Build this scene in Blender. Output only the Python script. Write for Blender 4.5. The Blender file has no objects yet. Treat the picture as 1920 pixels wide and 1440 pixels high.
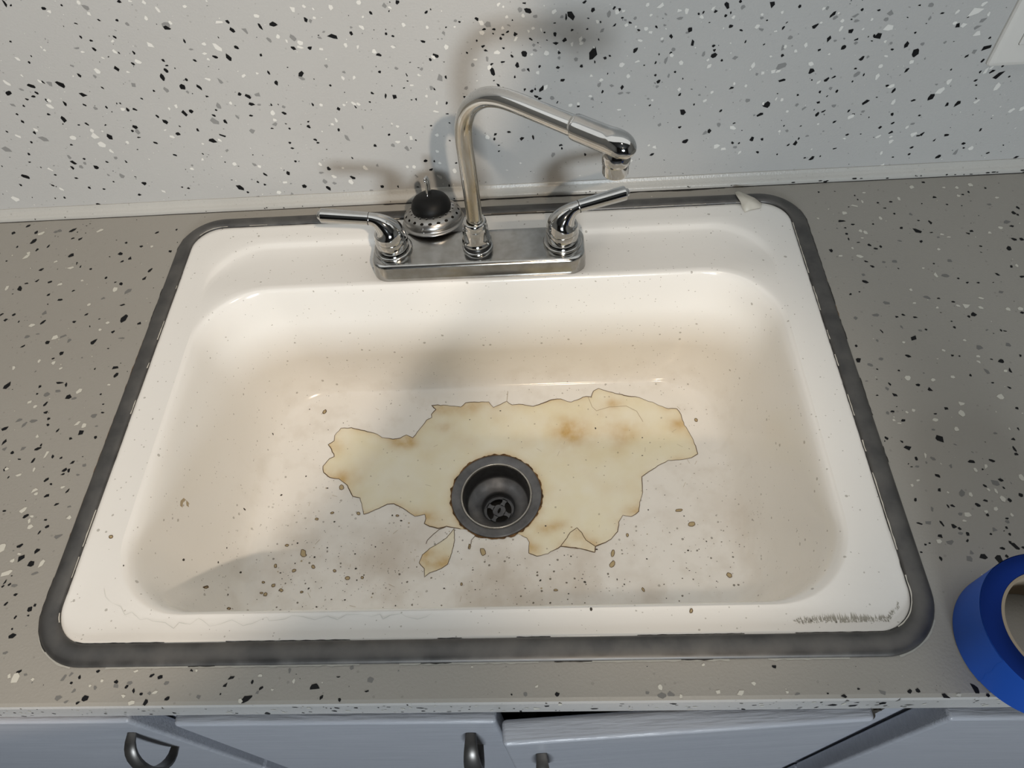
import bpy, bmesh, math, random
from mathutils import Vector, Matrix
from mathutils.bvhtree import BVHTree
from mathutils import noise as mnoise

S = bpy.context.scene
COL = S.collection

# ------------------------------------------------------------------ camera
# world: x to the right along the counter, y towards the splash wall, z up; z = 0 is the counter top
CAM = (0.07388, -0.16074, 0.60881)
PITCH, YAW, ROLL, FPX = 0.96546, -0.09496, -0.11287, 1331.04
cam = bpy.data.cameras.new('camera')
cam.sensor_fit = 'HORIZONTAL'
cam.sensor_width = 36.0
cam.lens = FPX * 36.0 / 1920.0
cam.clip_start = 0.02
camera = bpy.data.objects.new('camera', cam)
COL.objects.link(camera)
fw = Vector((math.sin(YAW) * math.cos(PITCH), math.cos(YAW) * math.cos(PITCH), -math.sin(PITCH)))
rt = Vector((math.cos(YAW), -math.sin(YAW), 0))
up = rt.cross(fw)
r2 = math.cos(ROLL) * rt + math.sin(ROLL) * up
u2 = -math.sin(ROLL) * rt + math.cos(ROLL) * up
camera.matrix_world = Matrix(((r2.x, u2.x, -fw.x, CAM[0]), (r2.y, u2.y, -fw.y, CAM[1]), (r2.z, u2.z, -fw.z, CAM[2]), (0, 0, 0, 1)))
S.camera = camera

# ------------------------------------------------------------------ world, lamps, exposure
w = bpy.data.worlds.new('world')
S.world = w
w.use_nodes = True
w.node_tree.nodes['Background'].inputs[0].default_value = (0.96, 0.97, 0.95, 1)
w.node_tree.nodes['Background'].inputs[1].default_value = 0.92

def look_at(o, target):
    d = Vector(target) - o.location
    o.rotation_euler = d.to_track_quat('-Z', 'Y').to_euler()

def area(name, loc, target, sx, sy, power, col, spread=180):
    l = bpy.data.lights.new(name, 'AREA')
    l.shape = 'RECTANGLE'; l.size = sx; l.size_y = sy
    l.energy = power; l.color = col; l.spread = math.radians(spread)
    o = bpy.data.objects.new(name, l); COL.objects.link(o); o.location = loc
    look_at(o, target); return o

# daylight through the window in the wall behind the photographer
area('window_daylight', (0.25, -2.95, 0.72), (0.0, 0.5, 0.0), 0.75, 0.55, 52, (0.86, 0.94, 1.0))
# ceiling lamp, warm, well behind the camera
lp = bpy.data.lights.new('ceiling_lamp', 'SPOT')
lp.energy = 70; lp.color = (1.0, 0.80, 0.58); lp.shadow_soft_size = 0.05
lp.spot_size = math.radians(9.6); lp.spot_blend = 0.55
lo = bpy.data.objects.new('ceiling_lamp', lp); COL.objects.link(lo); lo.location = (0.10, -2.0, 1.42)
lo.rotation_euler = (Vector((0.150, 0.380, -0.085)) - lo.location).to_track_quat('-Z', 'Y').to_euler()
lr = bpy.data.lights.new('basin_fill_spot', 'SPOT')  # added fill spot, no known lamp, brightens the floor of the bowl
lr.energy = 27; lr.color = (1.0, 0.87, 0.72); lr.shadow_soft_size = 0.06
lr.spot_size = math.radians(17.5); lr.spot_blend = 0.8
lro = bpy.data.objects.new('basin_fill_spot', lr); COL.objects.link(lro); lro.location = (0.15, -0.55, 1.52)
lro.rotation_euler = (Vector((0.200, 0.300, -0.19)) - lro.location).to_track_quat('-Z', 'Y').to_euler()
# added warm spot, cone edge imitates the photographer's shadow line through the sink
ls = bpy.data.lights.new('shadow_edge_spot', 'SPOT')
ls.energy = 82; ls.color = (1.0, 0.84, 0.67); ls.shadow_soft_size = 0.03
ls.spot_size = math.radians(37.8); ls.spot_blend = 0.07
lso = bpy.data.objects.new('shadow_edge_spot', ls); COL.objects.link(lso); lso.location = (0.6, -1.0, 1.5)
lso.rotation_euler = Vector((-0.550, 0.659, -0.514)).to_track_quat('-Z', 'Y').to_euler()

S.view_settings.view_transform = 'Standard'
S.view_settings.look = 'None'
S.view_settings.gamma = 1.0
S.view_settings.use_curve_mapping = False
S.view_settings.exposure = 0.10
S.cycles.use_denoising = True
S.cycles.max_bounces = 10
S.cycles.diffuse_bounces = 7
S.cycles.caustics_reflective = False
S.cycles.caustics_refractive = False

# ------------------------------------------------------------------ materials
def new_mat(name):
    m = bpy.data.materials.new(name); m.use_nodes = True
    nt = m.node_tree
    return m, nt, nt.nodes['Principled BSDF']

def plain(name, col, rough=0.5, metal=0.0, coat=0.0, spec=0.5):
    m, nt, b = new_mat(name)
    b.inputs['Base Color'].default_value = (*col, 1)
    b.inputs['Roughness'].default_value = rough
    b.inputs['Metallic'].default_value = metal
    b.inputs['Coat Weight'].default_value = coat
    b.inputs['Specular IOR Level'].default_value = spec
    return m

def nnode(nt, kind, **kw):
    n = nt.nodes.new(kind)
    for k, v in kw.items():
        setattr(n, k, v)
    return n

def objco(nt):
    t = nt.nodes.new('ShaderNodeTexCoord')
    return t.outputs['Object']

def noise_fac(nt, co, scale, detail=4, lo=0.4, hi=0.6, rough=0.5, dist=0.0):
    n = nt.nodes.new('ShaderNodeTexNoise')
    n.inputs['Scale'].default_value = scale
    n.inputs['Detail'].default_value = detail
    n.inputs['Roughness'].default_value = rough
    n.inputs['Distortion'].default_value = dist
    nt.links.new(co, n.inputs['Vector'])
    r = nt.nodes.new('ShaderNodeMapRange')
    r.inputs['From Min'].default_value = lo
    r.inputs['From Max'].default_value = hi
    nt.links.new(n.outputs['Fac'], r.inputs['Value'])
    return r.outputs['Result']

def mixc(nt, fac, a, b):
    m = nt.nodes.new('ShaderNodeMix'); m.data_type = 'RGBA'
    if isinstance(fac, (int, float)): m.inputs[0].default_value = fac
    else: nt.links.new(fac, m.inputs[0])
    for i, v in ((6, a), (7, b)):
        if isinstance(v, tuple): m.inputs[i].default_value = (*v, 1)
        else: nt.links.new(v, m.inputs[i])
    return m.outputs[2]

def mth(nt, op, a, b=None, clamp=False):
    m = nt.nodes.new('ShaderNodeMath'); m.operation = op; m.use_clamp = clamp
    for i, v in ((0, a), (1, b)):
        if v is None: continue
        if isinstance(v, (int, float)): m.inputs[i].default_value = v
        else: nt.links.new(v, m.inputs[i])
    return m.outputs[0]

def bump(nt, b, h, strength=0.2, dist=0.001):
    n = nt.nodes.new('ShaderNodeBump')
    n.inputs['Strength'].default_value = strength
    n.inputs['Distance'].default_value = dist
    nt.links.new(h, n.inputs['Height'])
    nt.links.new(n.outputs['Normal'], b.inputs['Normal'])

def xyz(nt, co):
    s = nt.nodes.new('ShaderNodeSeparateXYZ'); nt.links.new(co, s.inputs[0]); return s.outputs

def specks(nt, co, scale, thr, keep, seed=0.0):
    # small scattered dots: 1 inside a dot
    mp = nt.nodes.new('ShaderNodeMapping'); mp.inputs['Location'].default_value = (seed, seed * 1.7, seed * .3)
    nt.links.new(co, mp.inputs[0])
    nz = nt.nodes.new('ShaderNodeTexNoise'); nz.inputs['Scale'].default_value = scale * 2.2
    nt.links.new(mp.outputs[0], nz.inputs['Vector'])
    ad = nt.nodes.new('ShaderNodeMixRGB'); ad.blend_type = 'ADD'; ad.inputs[0].default_value = 0.25 / scale
    nt.links.new(mp.outputs[0], ad.inputs[1]); nt.links.new(nz.outputs['Color'], ad.inputs[2])
    v = nt.nodes.new('ShaderNodeTexVoronoi'); v.inputs['Scale'].default_value = scale
    nt.links.new(ad.outputs[0], v.inputs['Vector'])
    c = nt.nodes.new('ShaderNodeSeparateColor'); nt.links.new(v.outputs['Color'], c.inputs[0])
    near = mth(nt, 'LESS_THAN', v.outputs['Distance'], mth(nt, 'MULTIPLY', c.outputs[1], thr))
    pick = mth(nt, 'GREATER_THAN', c.outputs[0], 1.0 - keep)
    return mth(nt, 'MULTIPLY', near, pick)

def painted(name, base, dirt, rough, bstr):
    m, nt, b = new_mat(name)
    co = objco(nt)
    f = noise_fac(nt, co, 5.0, 3, 0.35, 0.75)
    f2 = mth(nt, 'MULTIPLY', f, 0.35)
    c = mixc(nt, f2, base, dirt)
    s = specks(nt, co, 260, 0.35, 0.10, 3.1)
    c = mixc(nt, mth(nt, 'MULTIPLY', s, 0.35), c, (dirt[0] * .6, dirt[1] * .6, dirt[2] * .6))
    nt.links.new(c, b.inputs['Base Color'])
    b.inputs['Roughness'].default_value = rough
    h = noise_fac(nt, co, 420, 2, 0.3, 0.7)
    bump(nt, b, h, bstr, 0.0006)
    return m

M = {}
M['splash'] = painted('splash_paint', (0.51, 0.508, 0.495), (0.45, 0.44, 0.425), 0.34, 0.22)
M['counter'] = painted('counter_paint', (0.335, 0.316, 0.282), (0.28, 0.261, 0.229), 0.42, 0.15)
M['edge'] = painted('counter_edge_pale', (0.50, 0.49, 0.475), (0.42, 0.41, 0.39), 0.35, 0.2)  # front edge, paler tone than the top
M['flake_black'] = plain('flake_black', (0.006, 0.006, 0.007), 0.5, spec=0.2)
M['flake_white'] = plain('flake_white', (0.78, 0.77, 0.73), 0.4)
M['flake_grey'] = plain('flake_grey', (0.27, 0.27, 0.265), 0.4)
M['cflake_grey'] = plain('counter_flake_grey', (0.17, 0.165, 0.155), 0.4)
M['cflake_white'] = plain('counter_flake_white', (0.62, 0.60, 0.53), 0.4)
M['trim'] = painted('trim_paint', (0.50, 0.49, 0.46), (0.36, 0.34, 0.30), 0.32, 0.25)
M['gap'] = plain('dark_gap', (0.015, 0.013, 0.011), 0.7)
M['caulk'] = plain('old_caulk', (0.42, 0.41, 0.37), 0.7)
M['white_plastic'] = plain('white_plastic', (0.72, 0.70, 0.66), 0.3)
M['dark_line'] = plain('dark_line', (0.12, 0.11, 0.10), 0.6)
M['black_rubber'] = plain('black_rubber', (0.005, 0.005, 0.005), 0.5, spec=0.2)
M['black_plastic'] = plain('black_ring', (0.012, 0.012, 0.012), 0.3)
M['cardboard'] = plain('cardboard', (0.33, 0.27, 0.20), 0.8)
M['floor'] = plain('dark_floor', (0.05, 0.05, 0.055), 0.8)
M['room'] = plain('room_paint', (0.30, 0.28, 0.25), 0.7)
M['room_ceiling'] = plain('ceiling_paint', (0.07, 0.068, 0.065), 0.8)
M['dark_room'] = plain('dark_panel', (0.035, 0.03, 0.028), 0.6)
M['cab_inside'] = plain('cabinet_inside', (0.02, 0.018, 0.016), 0.9)

def m_enamel():
    m, nt, b = new_mat('white_enamel')
    co = objco(nt)
    x, y, z = xyz(nt, co)
    base = mixc(nt, noise_fac(nt, co, 4, 3, 0.3, 0.75), (0.84, 0.82, 0.785), (0.80, 0.775, 0.73))
    # brownish soiling on the bottom of the bowl, strongest towards the front
    low = nt.nodes.new('ShaderNodeMapRange'); nt.links.new(z, low.inputs['Value'])
    low.inputs['From Min'].default_value = -0.12; low.inputs['From Max'].default_value = -0.19
    fr = nt.nodes.new('ShaderNodeMapRange'); nt.links.new(y, fr.inputs['Value'])
    fr.inputs['From Min'].default_value = 0.26; fr.inputs['From Max'].default_value = 0.13
    soil = mth(nt, 'MULTIPLY', mth(nt, 'MULTIPLY', noise_fac(nt, co, 13, 5, 0.42, 0.72), fr.outputs[0]), low.outputs[0])
    base = mixc(nt, mth(nt, 'MULTIPLY', soil, 0.55), base, (0.42, 0.33, 0.235))
    soil2 = mth(nt, 'MULTIPLY', noise_fac(nt, co, 45, 5, 0.5, 0.75), low.outputs[0])
    base = mixc(nt, mth(nt, 'MULTIPLY', soil2, 0.22), base, (0.50, 0.43, 0.34))
    # faint grey bare band along the front lip and right side
    s1 = specks(nt, co, 120, 0.20, 0.22, 0.0)
    base = mixc(nt, mth(nt, 'MULTIPLY', s1, 0.55), base, (0.22, 0.19, 0.15))
    s2 = specks(nt, co, 330, 0.30, 0.12, 5.0)
    base = mixc(nt, mth(nt, 'MULTIPLY', s2, 0.5), base, (0.25, 0.22, 0.18))
    s3 = mth(nt, 'MULTIPLY', specks(nt, co, 210, 0.30, 0.22, 9.0), fr.outputs[0])
    s3 = mth(nt, 'MULTIPLY', s3, low.outputs[0])
    base = mixc(nt, mth(nt, 'MULTIPLY', s3, 0.85), base, (0.10, 0.08, 0.05))
    nt.links.new(base, b.inputs['Base Color'])
    b.inputs['Roughness'].default_value = 0.16
    b.inputs['Specular IOR Level'].default_value = 0.5
    h = noise_fac(nt, co, 160, 2, 0.3, 0.7)
    bump(nt, b, h, 0.06, 0.0006)
    return m
M['enamel'] = m_enamel()

def m_bare():
    m, nt, b = new_mat('bare_old_enamel')
    a = nt.nodes.new('ShaderNodeAttribute'); a.attribute_name = 'stain'
    co = objco(nt)
    c = mixc(nt, noise_fac(nt, co, 22, 4, 0.35, 0.7), (0.83, 0.80, 0.67), (0.79, 0.735, 0.54))
    nz = noise_fac(nt, co, 60, 5, 0.3, 0.75)
    f = mth(nt, 'MULTIPLY', a.outputs['Fac'], mth(nt, 'ADD', mth(nt, 'MULTIPLY', nz, 0.8), 0.45), True)
    c = mixc(nt, f, c, (0.56, 0.37, 0.14))
    s = specks(nt, co, 170, 0.22, 0.2, 2.0)
    c = mixc(nt, mth(nt, 'MULTIPLY', s, 0.5), c, (0.25, 0.20, 0.12))
    nt.links.new(c, b.inputs['Base Color'])
    b.inputs['Roughness'].default_value = 0.26
    return m
M['bare'] = m_bare()
M['chip_edge'] = plain('chip_edge', (0.10, 0.052, 0.016), 0.6)
M['chip_edge_pale'] = plain('chip_edge_pale', (0.40, 0.32, 0.20), 0.5)
M['chip_fill'] = plain('chip_fill', (0.46, 0.36, 0.20), 0.5)
M['pit'] = plain('pit_black', (0.04, 0.03, 0.02), 0.6)
M['coat_film'] = plain('coating_film', (0.60, 0.565, 0.49), 0.45)
M['bare_grey'] = plain('worn_grey_enamel', (0.60, 0.60, 0.56), 0.3)

def m_steel(name, c1, c2, rough, sc=60, metal=1.0, stretch=None):
    m, nt, b = new_mat(name)
    co = objco(nt)
    if stretch:
        mp = nt.nodes.new('ShaderNodeMapping'); mp.inputs['Scale'].default_value = stretch
        nt.links.new(co, mp.inputs[0]); co = mp.outputs[0]
    f = noise_fac(nt, co, sc, 5, 0.35, 0.7)
    nt.links.new(mixc(nt, f, c1, c2), b.inputs['Base Color'])
    r = nt.nodes.new('ShaderNodeMapRange'); nt.links.new(f, r.inputs['Value'])
    r.inputs['To Min'].default_value = rough; r.inputs['To Max'].default_value = rough * 1.35
    nt.links.new(r.outputs[0], b.inputs['Roughness'])
    b.inputs['Metallic'].default_value = metal
    return m
def m_post():
    # chrome, with limescale streaks on the upright only
    m, nt, b = new_mat('chrome_limescale')
    co = objco(nt); z = xyz(nt, co)[2]
    mp = nt.nodes.new('ShaderNodeMapping'); mp.inputs['Scale'].default_value = (1, 1, 0.22)
    nt.links.new(co, mp.inputs[0])
    f = noise_fac(nt, mp.outputs[0], 70, 5, 0.32, 0.62)
    low = nt.nodes.new('ShaderNodeMapRange'); nt.links.new(z, low.inputs['Value'])
    low.inputs['From Min'].default_value = 0.225; low.inputs['From Max'].default_value = 0.19
    f = mth(nt, 'MULTIPLY', f, low.outputs[0])
    nt.links.new(mixc(nt, f, (0.60, 0.60, 0.59), (0.40, 0.35, 0.26)), b.inputs['Base Color'])
    nt.links.new(mth(nt, 'ADD', mth(nt, 'MULTIPLY', f, 0.22), 0.07), b.inputs['Roughness'])
    b.inputs['Metallic'].default_value = 1.0
    return m
M['chrome'] = m_steel('chrome', (0.58, 0.58, 0.575), (0.50, 0.495, 0.48), 0.06, 50)
M['chrome_post'] = m_post()
M['chrome_plate'] = m_steel('chrome_scratched', (0.48, 0.48, 0.47), (0.36, 0.35, 0.33), 0.14, 70)
M['rim'] = m_steel('dull_steel_rim', (0.095, 0.092, 0.09), (0.155, 0.148, 0.14), 0.42, 45, 0.75)
M['basket'] = m_steel('brushed_steel', (0.42, 0.41, 0.40), (0.32, 0.31, 0.29), 0.28, 60)
M['drain'] = m_steel('drain_steel', (0.16, 0.16, 0.165), (0.10, 0.10, 0.105), 0.40, 60, 0.85)
M['drain_lip'] = m_steel('drain_lip_steel', (0.42, 0.41, 0.39), (0.28, 0.27, 0.25), 0.25, 60)
M['rust'] = m_steel('rust', (0.19, 0.095, 0.03), (0.035, 0.018, 0.008), 0.8, 130, 0.0)
M['pull'] = m_steel('pewter_pull', (0.24, 0.23, 0.22), (0.10, 0.095, 0.09), 0.33, 40, 0.9)
M['hinge'] = m_steel('dirty_hinge', (0.22, 0.20, 0.17), (0.05, 0.045, 0.04), 0.45, 160, 0.7)

def m_cab():
    m, nt, b = new_mat('cabinet_paint')
    co = objco(nt)
    mp = nt.nodes.new('ShaderNodeMapping'); mp.inputs['Scale'].default_value = (3.0, 30, 45)
    nt.links.new(co, mp.inputs[0])
    f = noise_fac(nt, mp.outputs[0], 4, 4, 0.35, 0.7)
    nt.links.new(mixc(nt, f, (0.42, 0.435, 0.48), (0.48, 0.495, 0.54)), b.inputs['Base Color'])
    b.inputs['Roughness'].default_value = 0.30
    h = noise_fac(nt, mp.outputs[0], 14, 4, 0.3, 0.7)
    bump(nt, b, h, 0.35, 0.0008)
    return m
M['cabinet'] = m_cab()
M['tape'] = plain('blue_tape', (0.010, 0.085, 0.46), 0.55)
M['tape_side'] = plain('blue_tape_side', (0.003, 0.022, 0.16), 0.85, spec=0.15)

# ------------------------------------------------------------------ object helpers
def finish(bm, name, mats, parent=None, smooth=True, recalc=True, loc=None):
    if recalc:
        bmesh.ops.recalc_face_normals(bm, faces=bm.faces)
    me = bpy.data.meshes.new(name)
    bm.to_mesh(me); bm.free()
    for mm in (mats if isinstance(mats, (list, tuple)) else [mats]):
        me.materials.append(mm)
    if smooth:
        me.polygons.foreach_set('use_smooth', [True] * len(me.polygons))
    o = bpy.data.objects.new(name, me)
    COL.objects.link(o)
    if parent: o.parent = parent
    return o

def sharp(o, ang=35):
    me = o.data
    bm = bmesh.new(); bm.from_mesh(me)
    for e in bm.edges:
        if len(e.link_faces) == 2 and e.calc_face_angle(0) > math.radians(ang):
            e.smooth = False
    bm.to_mesh(me); bm.free()
    return o

def bevel(o, wdt, seg=2):
    m = o.modifiers.new('bevel', 'BEVEL'); m.width = wdt; m.segments = seg; m.limit_method = 'ANGLE'
    m.angle_limit = math.radians(35)
    return o

def tag(o, label=None, cat=None, group=None, kind=None):
    if label: o['label'] = label
    if cat: o['category'] = cat
    if group: o['group'] = group
    if kind: o['kind'] = kind
    return o

def thing(name, label, cat, loc=(0, 0, 0), group=None):
    o = bpy.data.objects.new(name, None); COL.objects.link(o)
    o.location = loc; o.empty_display_size = 0.02
    bpy.context.view_layer.update()
    return tag(o, label, cat, group)

def box(bm, x0, x1, y0, y1, z0, z1):
    r = bmesh.ops.create_cube(bm, size=1)
    for v in r['verts']:
        v.co = Vector((x0 if v.co.x < 0 else x1, y0 if v.co.y < 0 else y1, z0 if v.co.z < 0 else z1))
    return r['verts']

def lathe(bm, prof, seg=48, cx=0, cy=0, cz=0, close=True):
    rings = []
    for r, z in prof:
        if r < 1e-6:
            rings.append([bm.verts.new((cx, cy, cz + z))])
        else:
            rings.append([bm.verts.new((cx + r * math.cos(2 * math.pi * i / seg), cy + r * math.sin(2 * math.pi * i / seg), cz + z)) for i in range(seg)])
    for a, b in zip(rings, rings[1:]):
        for i in range(seg):
            j = (i + 1) % seg
            if len(a) == 1 and len(b) == 1: continue
            if len(a) == 1: bm.faces.new((a[0], b[i], b[j]))
            elif len(b) == 1: bm.faces.new((a[i], a[j], b[0]))
            else: bm.faces.new((a[i], a[j], b[j], b[i]))
    return rings

def catmull(P, n=6):
    out = []
    Q = [P[0] + (P[0] - P[1])] + list(P) + [P[-1] + (P[-1] - P[-2])]
    for i in range(1, len(Q) - 2):
        a, b, c, d = Q[i - 1], Q[i], Q[i + 1], Q[i + 2]
        for k in range(n):
            t = k / n
            out.append(0.5 * ((2 * b) + (c - a) * t + (2 * a - 5 * b + 4 * c - d) * t * t + (3 * b - a - 3 * c + d) * t ** 3))
    out.append(P[-1])
    return out

def tube(bm, pts, rad, seg=24, n=5, cap=True, flat=1.0):
    # pts: vectors, rad: radius per point
    P4 = [Vector((*p, r)) for p, r in zip(pts, rad)]
    Q = catmull(P4, n) if n > 1 else P4
    C = [Vector(q[:3]) for q in Q]; R = [q[3] for q in Q]
    T = []
    for i in range(len(C)):
        a = C[max(0, i - 1)]; b = C[min(len(C) - 1, i + 1)]
        T.append((b - a).normalized())
    u = T[0].orthogonal().normalized()
    rings = []
    for i, (c, t, r) in enumerate(zip(C, T, R)):
        u = (u - t * u.dot(t)).normalized()
        v = t.cross(u)
        rings.append([bm.verts.new(c + (u * math.cos(2 * math.pi * k / seg) + v * flat * math.sin(2 * math.pi * k / seg)) * r) for k in range(seg)])
    for a, b in zip(rings, rings[1:]):
        for k in range(seg):
            j = (k + 1) % seg
            bm.faces.new((a[k], a[j], b[j], b[k]))
    if cap:
        bm.faces.new(rings[0][::-1]); bm.faces.new(rings[-1])
    return rings

def rrect(x0, x1, y0, y1, r, nc=14, nx=40, ny=28):
    # counter-clockwise from the right end of the front side; sides subdivided
    pts = []
    cs = ((x1 - r, y0 + r, -90), (x1 - r, y1 - r, 0), (x0 + r, y1 - r, 90), (x0 + r, y0 + r, 180))
    ns = (ny, nx, ny, nx)
    for k, (cx, cy, a0) in enumerate(cs):
        arc = [(cx + r * math.cos(math.radians(a0 + 90 * i / nc)), cy + r * math.sin(math.radians(a0 + 90 * i / nc))) for i in range(nc + 1)]
        pts += arc
        nx_ = cs[(k + 1) % 4]
        e = (nx_[0] + r * math.cos(math.radians(nx_[2])), nx_[1] + r * math.sin(math.radians(nx_[2])))
        s = arc[-1]
        for i in range(1, ns[k]):
            t = i / ns[k]
            pts.append((s[0] + (e[0] - s[0]) * t, s[1] + (e[1] - s[1]) * t))
    return pts

def loft(bm, loops, closed=True):
    rows = [[bm.verts.new(p) for p in L] for L in loops]
    n = len(rows[0])
    for a, b in zip(rows, rows[1:]):
        for i in range(n):
            j = (i + 1) % n
            bm.faces.new((a[i], a[j], b[j], b[i]))
    return rows

def merge(dst, *srcs):
    # fold the marks lying on a surface into that surface's own mesh
    me = dst.data
    bm = bmesh.new(); bm.from_mesh(me)
    for s in srcs:
        base = len(me.materials)
        for mm in s.data.materials: me.materials.append(mm)
        n0 = len(bm.faces)
        bm.from_mesh(s.data); bm.faces.ensure_lookup_table()
        for f in bm.faces[n0:]: f.material_index += base
    bm.to_mesh(me); bm.free()
    for s in srcs: bpy.data.objects.remove(s)
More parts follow.
